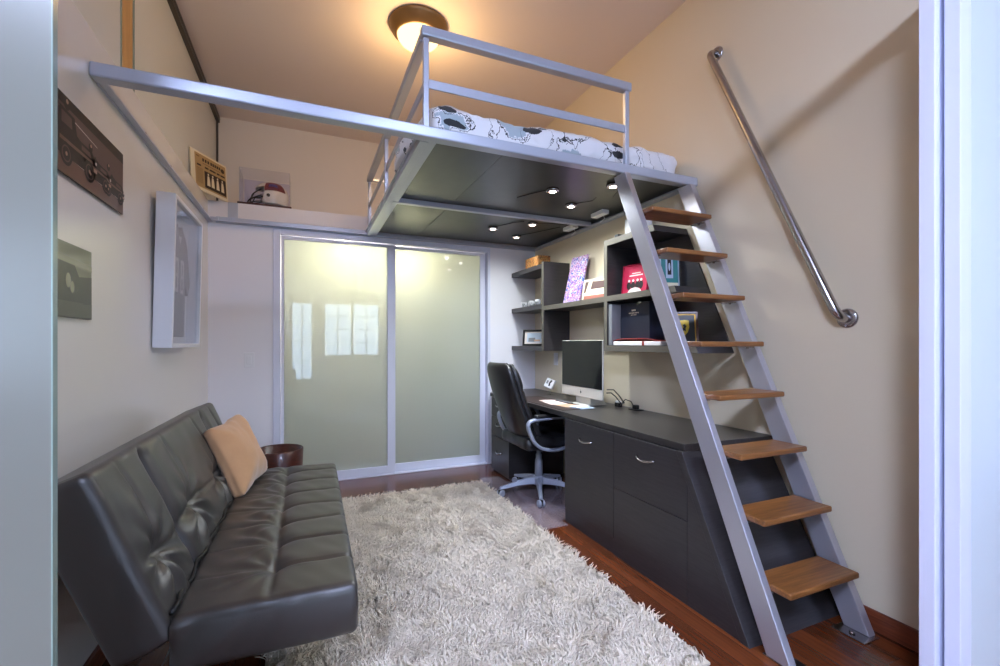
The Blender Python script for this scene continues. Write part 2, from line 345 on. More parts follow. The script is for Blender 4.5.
# clerestory of satin glass on the left wall
for i, (y0, y1) in enumerate(((YF+.1, 2.59), (2.756, YU))):
    r = sroot('window_%d' % (i+1), (XG, (y0+y1)/2, 2.33))
    MB().box(XG-.02, XG, y0, y1, 2.33, ZC).build('pane', M['pane2'], r)
    e = 2.59 if i == 0 else 2.756
    MB().box(XG-.022, XG+.002, e-.008, e+.008, 2.33, ZC).build('glass_edge', M['gedge'], r)
struct(MB().box(XG-.05, XG-.002, 2.60, 2.747, 2.33, ZC), 'trim_3', M['pine'])
w = MB(); w.box(XG, XG+.028, YF+.1, YU, 3.29, ZC); w.box(XG, XG+.016, YU-.02, YU, 2.33, 3.29)
struct(w, 'trim_4', mat('dark anodised track', (84, 78, 74), .4, .5))
struct(MB().box(XG+.028, XG+.03, YF+.1, YU, 3.318, 3.326), 'trim_5', M['black'])
# sliding closet doors
w = MB(); w.box(-.252, -.195, YB-.012, YB+.09, 0, 2.15); w.box(1.655, 1.684, YB-.012, YB+.09, 0, 2.15); w.box(-.195, 1.655, YB-.012, YB+.09, 2.105, 2.15); w.box(-.195, 1.655, YB-.006, YB+.09, 0, .012)
struct(w, 'trim_6', M['alumw'], bevel=.003)
for i, (x0, x1, yy, a, b) in enumerate(((-.192, .752, YB+.004, .022, .071), (.690, 1.652, YB+.042, .063, .057))):
    r = sroot('door_%d' % (i+1), ((x0+x1)/2, yy, .015)); w = MB()
    w.box(x0, x0+a, yy, yy+.032, .015, 2.10); w.box(x1-b, x1, yy, yy+.032, .015, 2.10)
    w.box(x0+a, x1-b, yy, yy+.032, .015, .085); w.box(x0+a, x1-b, yy, yy+.032, 2.072, 2.10)
    w.build('frame', M['alumw'], r, bevel=.002)
    MB().box(x0+a, x1-b, yy+.011, yy+.019, .085, 2.072).build('pane', M['pane'], r)
# front sliding doors: satin pane at left, aluminium stiles at right
r = sroot('door_3', (-.5, YF, .02))
MB().box(XL, -.3045, YF+.02, YF+.032, .02, 2.5).build('pane', M['panef'], r)
MB().box(-.3045, -.3030, YF+.0195, YF+.0325, .02, 2.5).build('glass_edge', M['gedge'], r)
r = sroot('door_4', (1.83, YF, .02))
MB().box(1.776, 1.895, YF, YF+.04, .02, 2.5).build('stile', M['alumw'], r, bevel=.002)
MB().box(1.8955, 1.945, YF+.003, YF+.0155, .02, 2.5).build('gap_shade', M['black'], r)  # black strip put in as the shaded gap between the stiles
MB().box(1.895, XR, YF+.016, YF+.026, .02, 2.5).build('pane', M['panef'], r)
r = sroot('door_5', (2.05, YF-.05, .02))
MB().box(1.80, 1.865, YF-.05, YF-.012, .02, 2.5).build('stile', M['alumw'], r, bevel=.002)
MB().box(1.865, 2.6, YF-.037, YF-.027, .02, 2.5).build('pane', mat('lightened front glass', (206, 214, 218), .25), r)  # lighter copy of the front satin glass, where less light falls
struct(MB().box(XL, XR, YF, YF+.1, 2.5, 2.55), 'trim_7', M['alumw'])
# living room shell: two windows mirror in the closet doors, two unseen ones added for daylight
w = MB(); w.box(-4.12, -4, -4, YF+.1, 0, ZC); struct(w, 'wall_living_left', M['living'])
w = MB(); w.box(6, 6.12, -4, YF+.1, 0, ZC); struct(w, 'wall_living_right', M['living'])
wins = [(-.36, .17, .25, 2.25), (.40, 1.82, .86, 2.25), (3.3, 5.3, .86, 2.25), (-3.4, -2.0, .86, 2.25)]
w = MB(); xs = -4
for x0, x1, z0, z1 in sorted(wins):
    w.box(xs, x0, -4.12, -4, 0, ZC); w.box(x0, x1, -4.12, -4, 0, z0); w.box(x0, x1, -4.12, -4, z1, ZC); xs = x1
w.box(xs, 6, -4.12, -4, 0, ZC)
struct(w, 'wall_living_far', M['living'])
for i, (x0, x1, z0, z1) in enumerate(wins):
    r = sroot('window_%d' % (i+3), ((x0+x1)/2, -4.06, z0)); w = MB(); t = .045
    w.box(x0, x1, -4.09, -4.03, z0, z0+t); w.box(x0, x1, -4.09, -4.03, z1-t, z1); w.box(x0, x0+t, -4.09, -4.03, z0+t, z1-t); w.box(x1-t, x1, -4.09, -4.03, z0+t, z1-t)
    nx = 2 if x1-x0 > 1 else 1
    for k in range(1, nx*2): w.box(x0+(x1-x0)*k/(nx*2)-.012-.02*(k == nx and nx > 1), x0+(x1-x0)*k/(nx*2)+.012+.02*(k == nx and nx > 1), -4.08, -4.04, z0+t, z1-t)
    for k in range(1, 4): w.box(x0+t, x1-t, -4.08, -4.04, z0+(z1-z0)*k/4-.010, z0+(z1-z0)*k/4+.010)
    w.build('frame', M['white'], r)
    MB().box(x0+t, x1-t, -4.062, -4.058, z0+t, z1-t).build('pane', M['winglass'], r)

# ------------------------------------------------------------------ loft bed
B0, B1 = 2.154, 2.207
bed = thing('loft_bed', 'silver steel loft bed frame with guard rails and dark deck spanning the room', 'loft bed', (.52, 2.08, B0))
MB().box(XL+.001, XR-.001, 2.05, 2.11, B0, B1).build('front_beam', M['steel'], bed, bevel=.007)
w = MB(); w.box(.492, .535, 2.111, 4.13, B0, B1); w.box(.535, .575, 2.111, 4.13, B0+.004, B0+.012); w.box(.478, .492, 2.111, 4.13, B0+.03, B0+.036)
w.build('side_beam', M['steel'], bed, bevel=.003)
w = MB(); w.box(XL+.001, XL+.010, 2.111, YB-.001, B0, B1-.002); w.box(XL+.010, XL+.034, 2.111, YB-.001, B0+.006, B0+.014)
wr = w.build('wall_angle', M['steel'], bed, bevel=.002)
for y in (2.62, 3.05, 3.5, 3.92):
    MB().lathe([(.011, 0), (.011, .006), (.006, .009)], (XL+.010, y, B0+.032), 12, (1, 0, 0)).build('bolt', M['chrome'], wr, smooth=True)
w = MB(); w.box(XL+.056, XR-.001, YB-.012, YB-.013+.0, B0, B1) if 0 else None
w.box(XL+.056, XR-.001, YB-.014, YB-.005, B0, B1-.002); w.box(XL+.056, XR-.001, YB-.05, YB-.014, B0+.006, B0+.014)
w.box(XL+.02, XL+.075, YB-.03, YB-.0141, B0+.012, B0+.042)
w.build('wall_angle', M['steel'], bed, bevel=.002)
w = MB(); w.box(XR-.010, XR-.001, 2.111, YB-.051, B0, B1); w.box(XR-.058, XR-.010, 2.111, YB-.051, B0+.002, B0+.012)
w.build('wall_angle', M['steel'], bed, bevel=.002)
MB().box(.536, XR-.06, 3.085, 3.125, B0, B0+.034).build('cross_beam', M['steel'], bed, bevel=.003)
for x0, x1, y0, y1 in ((.540, .9465, 2.112, 3.103), (.9495, XR-.012, 2.112, 3.103), (.540, .9465, 3.106, 4.125), (.9495, XR-.012, 3.106, 4.125)):
    MB().box(x0, x1, y0, y1, B0+.035, B0+.052).build('deck_panel', M['ply'], bed)
for x, y, z1 in ((.500, 2.062, 2.62), (1.655, 2.062, 2.63), (.500, 3.19, 2.62), (.500, 4.09, 2.62)):
    MB().box(x, x+.026, y, y+.026, B1, z1).build('post', M['steel'], bed, bevel=.003)
MB().box(.490, 1.692, 2.052, 2.10, 2.625, 2.672).build('top_rail', M['steel'], bed, bevel=.006)
MB().box(.490, .538, 2.1005, 4.118, 2.62, 2.66).build('top_rail', M['steel'], bed, bevel=.006)
MB().box(.538, .66, 4.094, 4.118, 2.625, 2.652).build('top_rail', M['steel'], bed, bevel=.004)
MB().box(.5265, 1.6545, 2.07, 2.080, 2.392, 2.434).build('mid_rail', M['steel'], bed, bevel=.002)
MB().box(.508, .518, 2.0885, 4.0895, 2.392, 2.434).build('mid_rail', M['steel'], bed, bevel=.002)

def ddisp(p, n):
    a = noise.noise(Vector((p.x*3, p.y*3, p.z*4)))*.022+noise.noise(Vector((p.x*9+5, p.y*9, p.z*12)))*.014+abs(noise.noise(Vector((p.x*17+2, p.y*17, p.z*20))))*.012
    if n.z < -.5: return Vector((0, 0, 0))
    e = n*a
    bul = gauss(p.y+.50, .28)*max(0, -n.x)*.095        # cover bulging over the left edge near the front
    return e+Vector((-bul, 0, 0))
dv = MB().rbox((1.355, 3.115, 2.294), (1.58, 1.93, .162), .055, .018, ddisp)
dv = tag(dv.build('duvet', M['duvet'], smooth=True, weld=True), 'white duvet with black leaves and grey blue flowers lying on the loft bed', 'duvet')

# puck lights under the deck, each with its cord
pk = [(1.448, 2.523), (1.727, 2.749), (1.748, 2.298), (1.459, 3.553), (1.706, 3.30), (1.775, 3.753)]
pl = ['lit puck light under the loft, leftmost of those before the cross beam',
      'lit puck light under the loft, nearest the white box before the beam',
      'small lit puck light under the loft, beside the top of the ladder',
      'small lit puck light under the loft, leftmost of the three behind the cross beam',
      'small lit puck light under the loft, just behind the cross beam',
      'small lit puck light under the loft, the farthest one close to the corner']
cord = [[(1.44, 2.52), (1.36, 2.66), (1.31, 2.76)], [(1.73, 2.75), (1.82, 2.62), (1.80, 2.55)], [(1.75, 2.30), (1.85, 2.38), (1.9, 2.5)], [(1.46, 3.55), (1.55, 3.36), (1.62, 3.28)], [(1.71, 3.30), (1.85, 3.25), (2.0, 3.24)], [(1.78, 3.75), (1.88, 3.55), (1.98, 3.32)]]
for (x, y), lab, cd in zip(pk, pl, cord):
    t = thing('puck_light', lab, 'puck light', (x, y, 2.17), 'puck lights under the loft deck')
    MB().lathe([(.022, -.002), (.040, -.001), (.042, .006), (.040, .0185)], (x, y, 2.17), 24).build('housing', M['chrome'], t, smooth=True, bevel=.001)
    MB().lathe([(.001, -.0055), (.012, -.005), (.0215, -.0025)], (x, y, 2.17), 20).build('lens', M['puckg'], t, smooth=True)
    MB().tube([(cd[0][0], cd[0][1], 2.1855)]+[(a, b, 2.1855) for a, b in cd[1:]], .0025, 6).build('cord', M['black'], t)
for x, y, lab in ((2.03, 2.83, 'white light driver box under the loft in front of the cross beam'), (2.05, 3.27, 'white light driver box under the loft behind the cross beam')):
    t = thing('light_driver', lab, 'transformer', (x, y, 2.15), 'light drivers under the loft')
    MB().box(x-.03, x+.03, y-.075, y+.075, 2.158, 2.1885).build('case', M['white'], t, bevel=.004)
    MB().tube([(x+.031, y, 2.17), (x+.06, y+.02, 2.15), (x+.075, y+.08, 2.145), (x+.09, y+.12, 2.15)], .003, 6).build('lead', M['white'], t, smooth=True)

# ------------------------------------------------------------------ ladder
LA, LB = 1.09, .435
def sy(z): return LA+LB*z
lad = thing('ladder', 'steep aluminium ship ladder with eight oak treads leading up to the loft', 'ladder', (1.87, 1.15, 0))
for x0, zt in ((1.62, 2.15), (2.098, 2.15)):
    w = MB(); w.prism([(sy(0.006), .006), (sy(0)+.10, .006), (min(sy(zt)+.10, 2.2), zt), (sy(zt), zt)], 'X', x0, x0+(.036 if x0 < 2 else .042))
    st = w.build('stringer', M['alum'], lad, bevel=.003)
    s = -1 if x0 < 2 else -1
    w = MB().box(x0-.001 if x0 < 2 else x0-.06, x0+.085 if x0 < 2 else x0+.044, sy(0)-.012, sy(0)+.115, 0, .006)
    fp = w.build('foot_plate', M['chrome'], st, bevel=.002)
    MB().lathe([(.011, 0), (.011, .007), (.005, .009)], (x0+.06 if x0 < 2 else x0-.03, sy(0)+.05, .006), 12).build('bolt', M['chrome'], st, smooth=True)
for k in range(8):
    z = .238+k*.2365; yf = 1.118+k*.1045
    w = MB().box(1.6575, 2.080, yf, yf+.168, z, z+.025)
    tr = w.build('tread', M['oak'], lad, bevel=.007, seg=3)
    for x in (1.668, 2.087):
        w = MB(); w.box(x-.010, x+.010, yf+.07, yf+.15, z-.006, z-.0005); w.cyl((x, yf+.10, z-.012), (x, yf+.10, z-.006), .006, 8)
        w.build('bracket', M['chrome'], tr)

# ------------------------------------------------------------------ handrail
hr = thing('handrail', 'brushed steel grab rail slanting up the beige wall beside the ladder', 'handrail', (XR, 1.55, 1.31))
p0, p1 = Vector((2.125, 1.225, 1.310)), Vector((2.125, 1.915, 2.875)); d = (p1-p0).normalized(); R = .05; X = Vector((1, 0, 0))
pts = [Vector((XR-.004, 0, 0))+Vector((0, *(p0-d*0)[1:]))-Vector((0, 0, 0))]
b0 = [p0+d*R+X*R*(1)-d*R*math.cos(a)*1-X*R*(1-0)*math.sin(0)*0 for a in ()]
def bend(p, dd):                                 # quarter bend from the wall into direction dd, starting under p
    c = p+dd*R+X*R
    return [c-dd*R*math.cos(a)-X*R*math.sin(a) for a in [PI/2*i/8 for i in range(9)]]
lo = [Vector((XR-.003, p0.y, p0.z))]+bend(p0, d); hi = [Vector((XR-.003, p1.y, p1.z))]+bend(p1, -d)
MB().tube(lo+hi[::-1], .0195, 18).build('tube', M['chrome'], hr, smooth=True)
for p in (p0, p1):
    fl = MB().lathe([(.043, 0), (.043, .004), (.036, .009), (.02, .010)], (XR, p.y, p.z), 28, (-1, 0, 0)).build('flange', M['chrome'], hr, smooth=True)
    for a in (.6, 2.7, 4.8):
        MB().lathe([(.005, 0), (.004, .003)], (XR-.007, p.y+.033*math.cos(a), p.z+.033*math.sin(a)), 10, (-1, 0, 0)).build('screw', M['steel'], fl)

# ------------------------------------------------------------------ ceiling lamp
lx, ly = .70, 3.03
cl = thing('ceiling_lamp', 'round bronze flush ceiling lamp glowing warm above the loft bed', 'ceiling lamp', (lx, ly, ZC))
MB().lathe([(.195, 0), (.197, -.012), (.185, -.022), (.178, -.045), (.160, -.055), (.152, -.075), (.143, -.078), (.143, -.06), (.02, -.05)], (lx, ly, ZC), 48).build('canopy', M['bronze'], cl, smooth=True)
MB().lathe([(.142, -.072), (.138, -.09), (.120, -.112), (.085, -.130), (.04, -.139), (.002, -.141)], (lx, ly, ZC), 48).build('glass_bowl', M['shade'], cl, smooth=True)

# ------------------------------------------------------------------ desk run
ZD = .731
w = MB(); w.prism([(1.613, 1.589), (XR-.002, 1.560), (XR-.002, YB-.002), (1.72, YB-.002), (1.613, 4.0)], 'Z', .697, ZD)
tag(w.build('desk', M['darktop'], bevel=.002), 'long black-brown desk worktop along the right wall', 'desk')
cab = thing('desk_cabinet', 'black-brown cabinet with slanted end under the near part of the desk', 'cabinet', (1.9, 1.95, 0))
w = MB(); w.prism([(1.285, 0), (2.63, 0), (2.63, .696), (1.60+.03, .696)], 'X', 1.622, XR-.016); w.build('body', M['dark'], cab)
w = MB(); w.prism([(1.243, 0), (1.284, 0), (1.63, .696), (1.591, .696)], 'X', 1.598, XR-.016); w.build('end_panel', M['dark'], cab, bevel=.002)
w = MB(); w.box(1.603, 1.6215, 2.1045, 2.63, .095, .692); d1 = w.build('door', M['dark'], cab, bevel=.0015)
w = MB(); w.box(1.608, 1.6215, 2.1045, 2.63, 0, .092); w.build('plinth', M['dark'], cab)
w = MB(); w.prism([(1.5645, .3855), (2.1015, .3855), (2.1015, .692), (1.631, .692), (1.5645, .560)], 'X', 1.603, 1.6215)
d2 = w.build('drawer', M['dark'], cab, bevel=.0015)
w = MB(); w.box(1.603, 1.6215, 1.5645, 2.1015, 0.0, .3825); w.build('drawer', M['dark'], cab, bevel=.0015)
w = MB(); w.prism([(1.2865, 0), (1.5625, 0), (1.5625, .555)], 'X', 1.603, 1.6215); w.build('filler_panel', M['dark'], cab, bevel=.0015)
def bow_handle(yc, z, x, par, L=.135):
    w = MB(); pts = []
    for i in range(13):
        t = -1+2*i/12; pts.append((x-.004-.024*(1-t*t)**.7, yc+t*L/2, z-.012*(1-t*t)))
    w.tube(pts, .0055, 8); w.build('handle', M['chrome'], par, smooth=True)
bow_handle(2.375, .595, 1.603, d1); bow_handle(1.835, .610, 1.603, d2)
ped = thing('drawer_pedestal', 'black-brown drawer pedestal under the far end of the desk by the closet door', 'drawer unit', (1.88, 3.85, 0))
MB().box(1.642, 2.17, 3.585, 3.985, 0, .696).build('body', M['dark'], ped)
for z0, z1 in ((.02, .335), (.339, .515), (.519, .692)):
    dw = MB().box(1.622, 1.6415, 3.585, 3.985, z0, z1).build('drawer', M['dark'], ped, bevel=.0015); bow_handle(3.785, (z0+z1)/2+.03, 1.622, dw, .12)

# ------------------------------------------------------------------ wall shelf
sh = thing('wall_shelf', 'dark wall shelf with open slanted case hanging above the desk', 'shelf', (2.05, 2.9, 1.137))
XS = 1.92; XW = XR-.001
def send(z): return 1.797+(z-1.146)*.4475
for z in (1.908, 1.548, 1.173):
    MB().box(XS, XW, 3.542, YB-.004, z-.042, z).build('shelf', M['dark'], sh, bevel=.001)
MB().box(XS+.002, XW, 3.506, 3.541, 1.135, 1.922).build('upright', M['dark'], sh)
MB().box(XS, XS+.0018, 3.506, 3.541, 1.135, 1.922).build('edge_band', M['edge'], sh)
MB().box(XS+.002, XW, 2.628, 3.5055, 1.490, 1.528).build('shelf', M['dark'], sh)
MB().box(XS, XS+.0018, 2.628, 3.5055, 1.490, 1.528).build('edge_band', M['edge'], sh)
MB().box(XS+.002, XW, 2.592, 2.6275, 1.146, 1.917).build('upright', M['dark'], sh)
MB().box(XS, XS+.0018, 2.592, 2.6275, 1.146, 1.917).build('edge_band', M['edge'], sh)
for z0, z1 in ((1.877, 1.917), (1.490, 1.528), (1.146, 1.186)):
    w = MB(); w.prism([(send(z0), z0), (2.5915, z0), (2.5915, z1), (send(z1), z1)], 'X', XS+.002, XW); w.build('shelf', M['dark'], sh)
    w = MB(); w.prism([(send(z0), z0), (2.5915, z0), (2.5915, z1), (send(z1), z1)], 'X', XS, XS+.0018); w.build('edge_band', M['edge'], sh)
for z0, z1 in ((1.1865, 1.4895), (1.5285, 1.8765)):
    w = MB(); w.prism([(send(z0), z0), (2.5915, z0), (2.5915, z1), (send(z1), z1)], 'X', XW-.012, XW); w.build('back_panel', M['dark'], sh)

# ---- things on the shelf
tag(MB().rbox((2.04, 3.84, 1.908+.056), (.13, .27, .112), .006, .06).build('patterned_box', M['orangeb'], weld=True), 'small orange patterned box on the top short shelf', 'box')
for i, (x, y, r_) in enumerate(((1.97, 3.82, .027), (1.965, 3.69, .026), (1.975, 3.98, .027))):
    t = thing('mug', ['black and white espresso cup in the middle of the three on the short shelf', 'black and white espresso cup nearest the shelf upright', 'black and white espresso cup nearest the closet'][i], 'cup', (x, y, 1.548), 'black and white cups on the middle short shelf')
    MB().lathe([(r_*.8, 0), (r_, .012), (r_, .055), (r_-.004, .055), (r_-.005, .012), (.002, .008)], (x, y, 1.548), 20).build('cup', M['mugm'], t, smooth=True)
    MB().tube(arc((x-r_+.002, y, 1.576), .015, PI/2, 3*PI/2, 8, (1, 0, 0), (0, 0, 1)), .003, 6).build('handle', M['white'], t, smooth=True)
def frame(name, label, cat, c, nrm, w_, h_, bar, depth, mf, painter, lean=0, group=None, glass=False):
    """picture frame standing at base centre c, facing nrm (horizontal), leaning back"""
    n = Vector(nrm).normalized(); up = (Vector((0, 0, 1))*math.cos(lean)-n*math.sin(lean)); n2 = (n*math.cos(lean)+Vector((0, 0, 1))*math.sin(lean)); ux = up.cross(n2).normalized()
    o = Vector(c); t = thing(name, label, cat, tuple(o), group)
    ctr = lambda a, b, k: o+ux*a+up*b+n2*k
    w = MB()
    for a, b, sa, sb in ((0, bar/2, w_, bar), (0, h_-bar/2, w_, bar), (-w_/2+bar/2, h_/2, bar, h_-2*bar), (w_/2-bar/2, h_/2, bar, h_-2*bar)):
        w.obox(ctr(a, b, 0), (ux, up, n2), (sa, sb, depth))
    w.build('frame', mf, t, bevel=.001)
    w = MB(); mats = painter(w, ctr(-w_/2+bar, bar, 0), ux, up, n2, w_-2*bar, h_-2*bar); w.obox(ctr(0, h_/2, -depth*.3), (ux, up, n2), (w_-2*bar, h_-2*bar, depth*.3))
    for k in range(6): w.m[-1-k] = 0
    w.build('print', mats, t)
    return t
def p_small(w, o, ux, up, n, W, H):
    layer(w, 0, o, ux, up, n, rect(0, 0, W, H), .0003); layer(w, 1, o, ux, up, n, rect(W*.12, H*.12, W*.88, H*.88), .0008); layer(w, 2, o, ux, up, n, rect(W*.2, H*.18, W*.55, H*.5), .0012); layer(w, 3, o, ux, up, n, rect(W*.5, H*.2, W*.8, H*.35), .0016)
    return [M['hl'], M['bluep'], M['grey'], M['tan']]
frame('framed_photo', 'small photo in black frame on the lowest short shelf', 'photo frame', (2.0, 3.84, 1.176), (-.8, -.6, 0), .24, .155, .018, .018, M['black'], p_small, .12)
t = thing('figurine', 'tiny brown figurine beside the small black photo frame', 'figurine', (1.965, 3.585, 1.173))
MB().lathe([(.012, 0), (.014, .012), (.009, .026), (.006, .034)], (1.965, 3.585, 1.173), 14).build('body', M['tan'], t, smooth=True)
MB().lathe([(.004, 0), (.009, .006), (.009, .014), (.003, .02)], (1.965, 3.585, 1.205), 14).build('head', M['sepiam'], t, smooth=True)
tag(MB().obox((2.085, 3.24, 1.531+.205), (Vector((.97, .10, -.24)), Vector((-.10, .995, .0)), Vector((.24, .02, .97))), (.016, .21, .41)).build('canvas', M['poster'], bevel=.002), 'tall violet patterned canvas leaning on the wall on the long shelf', 'canvas')
def p_card(w, o, ux, up, n, W, H):
    layer(w, 0, o, ux, up, n, rect(0, 0, W, H), .0003); layer(w, 1, o, ux, up, n, [(W*.3, H*.5), (W*.9, H*.5), (W*.85, H*.85), (W*.35, H*.9)], .0008); layer(w, 2, o, ux, up, n, rect(W*.04, 0, W, H*.2), .0008); layer(w, 1, o, ux, up, n, [(W*.02, H*.35), (W*.1, H*.35), (W*.2, H*.9), (W*.05, H*.9)], .0012)
    return [M['cream'], M['sepia'], mat('rust print', (150, 92, 78), .5)]
frame('photo_print', 'cream card photo standing on the long shelf beside the violet canvas', 'photo', (1.985, 2.84, 1.529), (-1, -.12, 0), .27, .165, .004, .01, M['hl'], p_card, .16)
# upper case
def p_mag(w, o, ux, up, n, W, H):
    layer(w, 0, o, ux, up, n, rect(0, 0, W, H), .0003); layer(w, 1, o, ux, up, n, rect(W*.25, H*.62, W*.8, H*.66), .0008); layer(w, 1, o, ux, up, n, rect(W*.35, H*.7, W*.7, H*.73), .0008)
    for a in (.25, .42, .6, .75): layer(w, 2, o, ux, up, n, disc(W*a, H*.3, W*.09, H*.14, 14), .001); layer(w, 3, o, ux, up, n, disc(W*a, H*.47, W*.045, H*.045, 12), .0014)
    layer(w, 4, o, ux, up, n, disc(W*.5, 0, W*.3, H*.22, 16, 0, PI), .0018)
    return [M['magenta'], M['pink'], M['sepiad'], M['pink'], M['hl']]
frame('photo_book', 'magenta photo book standing in the upper case of the shelf', 'book', (2.03, 2.44, 1.529), (-1, -.12, 0), .22, .205, .003, .02, M['magenta'], p_mag, .1)
def p_teal(w, o, ux, up, n, W, H):
    layer(w, 0, o, ux, up, n, rect(0, 0, W, H), .0003); layer(w, 1, o, ux, up, n, rect(W*.3, H*.35, W*.72, H*.95), .0008); layer(w, 2, o, ux, up, n, rect(W*.4, H*.45, W*.62, H*.9), .0012); layer(w, 1, o, ux, up, n, disc(W*.51, H*.68, W*.06, H*.12, 14), .0016); layer(w, 3, o, ux, up, n, rect(0, H*.05, W, H*.22), .0016)
    return [M['teal'], M['bluep'], M['sepiad'], M['cream']]
frame('picture_book', 'teal picture book facing the ladder in the upper case', 'book', (2.095, 2.185, 1.529), (-.25, -1, 0), .125, .225, .004, .02, M['bluep'], p_teal, .05)
tag(MB().obox((2.168-.006, 2.235, 1.529+.118), ((1, 0, 0), (0, 1, 0), (0, 0, 1)), (.012, .08, .235)).build('binder', M['navy'], bevel=.002), 'thin navy binder upright beside the teal picture book', 'binder')
# lower case
t = thing('ring_binder', 'white binder of papers lying flat under the red folder', 'binder', (2.02, 2.28, 1.1865))
MB().box(1.926, 2.13, 2.08, 2.53, 1.1865, 1.212).build('cover', M['paper'], t, bevel=.003)
MB().box(1.9245, 2.1305, 2.225, 2.243, 1.186, 1.2135).build('band', M['red'], t)
fo = MB()
fo.grid(lambda u, v: (1.927+.19*v, 2.13+.40*u, 1.2180+.016*max(0, math.sin(u*PI))**.7*max(0, (1-3*v))+.002*math.sin(u*9)), 20, 10)
fo = tag(fo.build('leather_folder', M['red'], smooth=True), 'red leather folder lying on the white binder', 'folder'); fo.modifiers.new('solid', 'SOLIDIFY').thickness = .003
bx = thing('presentation_box', 'navy box with small pale crest standing on the red folder', 'box', (2.06, 2.41, 1.222))
MB().box(2.0, 2.12, 2.26, 2.545, 1.222, 1.470).build('body', M['navy'], bx, bevel=.002)
w = MB()
for k in range(3): w.box(1.9985, 1.9995, 2.395+.014*k-.005, 2.395+.014*k+.005, 1.414, 1.424)
for k in range(7): w.box(1.9985, 1.9995, 2.365+.0145*k-.004, 2.365+.0145*k+.004, 1.398, 1.405)
for k in range(4): w.box(1.9985, 1.9995, 2.388+.0145*k-.004, 2.388+.0145*k+.004, 1.386, 1.391)
w.build('crest', M['cream'], bx)
MB().box(1.992, 1.9995, 2.33, 2.36, 1.464, 1.474).build('clasp', M['chrome'], bx)
tag(MB().box(1.930, 2.12, 2.552, 2.588, 1.1865, 1.468).build('file_box', M['grey'], bevel=.003), 'slim grey file box upright against the left side of the lower case', 'file')
def p_shield(w, o, ux, up, n, W, H):
    layer(w, 0, o, ux, up, n, rect(0, 0, W, H), .0003)
    sg = [(.30, .78), (.5, .80), (.70, .78), (.71, .55), (.64, .38), (.5, .27), (.36, .38), (.29, .55)]
    layer(w, 1, o, ux, up, n, [(W*a, H*b) for a, b in sg][::-1], .0008)
    hs = [(.44, .42), (.50, .44), (.56, .40), (.55, .52), (.60, .60), (.55, .62), (.54, .68), (.48, .64), (.42, .66), (.46, .56), (.42, .50)]
    layer(w, 2, o, ux, up, n, [(W*a, H*b) for a, b in hs], .0014)
    for a0, a1, b0, b1 in ((0, 1, 0, .035), (0, 1, .965, 1), (0, .05, 0, 1), (.95, 1, 0, 1)): layer(w, 3, o, ux, up, n, rect(W*a0, H*b0, W*a1, H*b1), .001)
    return [M['black'], M['yellow'], M['black'], M['gold']]
frame('emblem_frame', 'gold and black frame with a yellow shield emblem in the lower case', 'frame', (2.02, 1.985, 1.187), (-.55, -.84, 0), .15, .20, .012, .02, M['mahog'], p_shield, .2)
# on top of the case
tag(MB().rbox((2.08, 2.46, 1.918+.075), (.06, .22, .15), .012, .03).build('router', M['white'], smooth=True, weld=True), 'white box device on top of the shelf case behind the ladder', 'router')
tag(MB().box(1.95, 1.985, 2.51, 2.55, 1.918, 1.945).build('sensor', M['black'], bevel=.004), 'tiny dark sensor on top of the shelf case', 'sensor')

# ------------------------------------------------------------------ on the desk
mo = thing('desktop_computer', 'silver all in one desktop computer with black screen on the desk', 'computer', (2.02, 2.965, ZD))
mx = 1.935; y0, y1 = 2.665, 3.215
w = MB().box(mx, mx+.014, y0, y1, .79, 1.224); bd = w.build('display', M['msilver'], mo, bevel=.004)
MB().box(mx-.0015, mx+.0, y0+.004, y1-.004, .866, 1.220).build('screen', M['screen'], bd)
w = MB(); w.v = []; pts = disc(0, 0, .009, .010, 16); w.prism([(2.94+a, .827+b) for a, b in pts], 'X', mx-.0012, mx-.0002); w.prism([(2.94+a*.35+.003, .8415+b*.35) for a, b in pts], 'X', mx-.0012, mx-.0002)
w.build('logo', M['black'], bd)
w = MB(); w.prism([(mx+.015, .95), (mx+.035, .95), (mx+.16, .738), (mx+.02, .738), (mx+.02, .732), (mx+.168, .732), (mx+.168, .744)][:4], 'Y', 2.84, 3.04); w.box(mx-.04, mx+.17, 2.84, 3.04, ZD+.0005, ZD+.0075)
w.build('stand', M['msilver'], mo, bevel=.002)
tag(MB().box(1.64, 1.90, 2.72, 3.56, ZD+.0003, ZD+.003).build('desk_mat', M['matb'], bevel=.001), 'dark brown desk pad in front of the computer', 'desk pad')
def sheet(x, y, w_, h_, a, z, t=.0012):
    return MB().obox((x, y, z+t/2), ((math.cos(a), math.sin(a), 0), (-math.sin(a), math.cos(a), 0), (0, 0, 1)), (w_, h_, t))
tag(sheet(1.80, 3.12, .15, .27, -.15, ZD+.0035).build('paper_sheet', M['pink']), 'pale pink sheet of paper on the desk pad', 'paper')
tag(sheet(1.80, 2.90, .14, .17, .1, ZD+.0035).build('envelope', M['tan']), 'tan envelope lying beside the pink sheet', 'envelope')
nb = thing('notebook', 'open pale blue notebook in front of the computer', 'notebook', (1.835, 2.78, ZD+.0035))
for k, (a, xx) in enumerate(((.1, 2.745), (.16, 2.80))): sheet(1.835, xx, .12, .07, a, ZD+.0055+.003*k, .004).build('page', [M['bluep'], M['paper']][k], nb)
sheet(1.835, 2.775, .125, .15, .13, ZD+.0035, .0018).build('cover', M['bluep'], nb)
kb = thing('keyboard', 'slim dark keyboard under the computer screen', 'keyboard', (1.875, 3.08, ZD+.003))
MB().box(1.855, 1.893, 2.98, 3.19, ZD+.0035, ZD+.010).build('tray', M['black'], kb, bevel=.002)
w = MB()
for i in range(3):
    for j in range(12): w.box(1.857+.0118*i, 1.8665+.0118*i, 2.984+.017*j, 2.998+.017*j, ZD+.010, ZD+.012)
w.build('keys', M['grey'], kb)
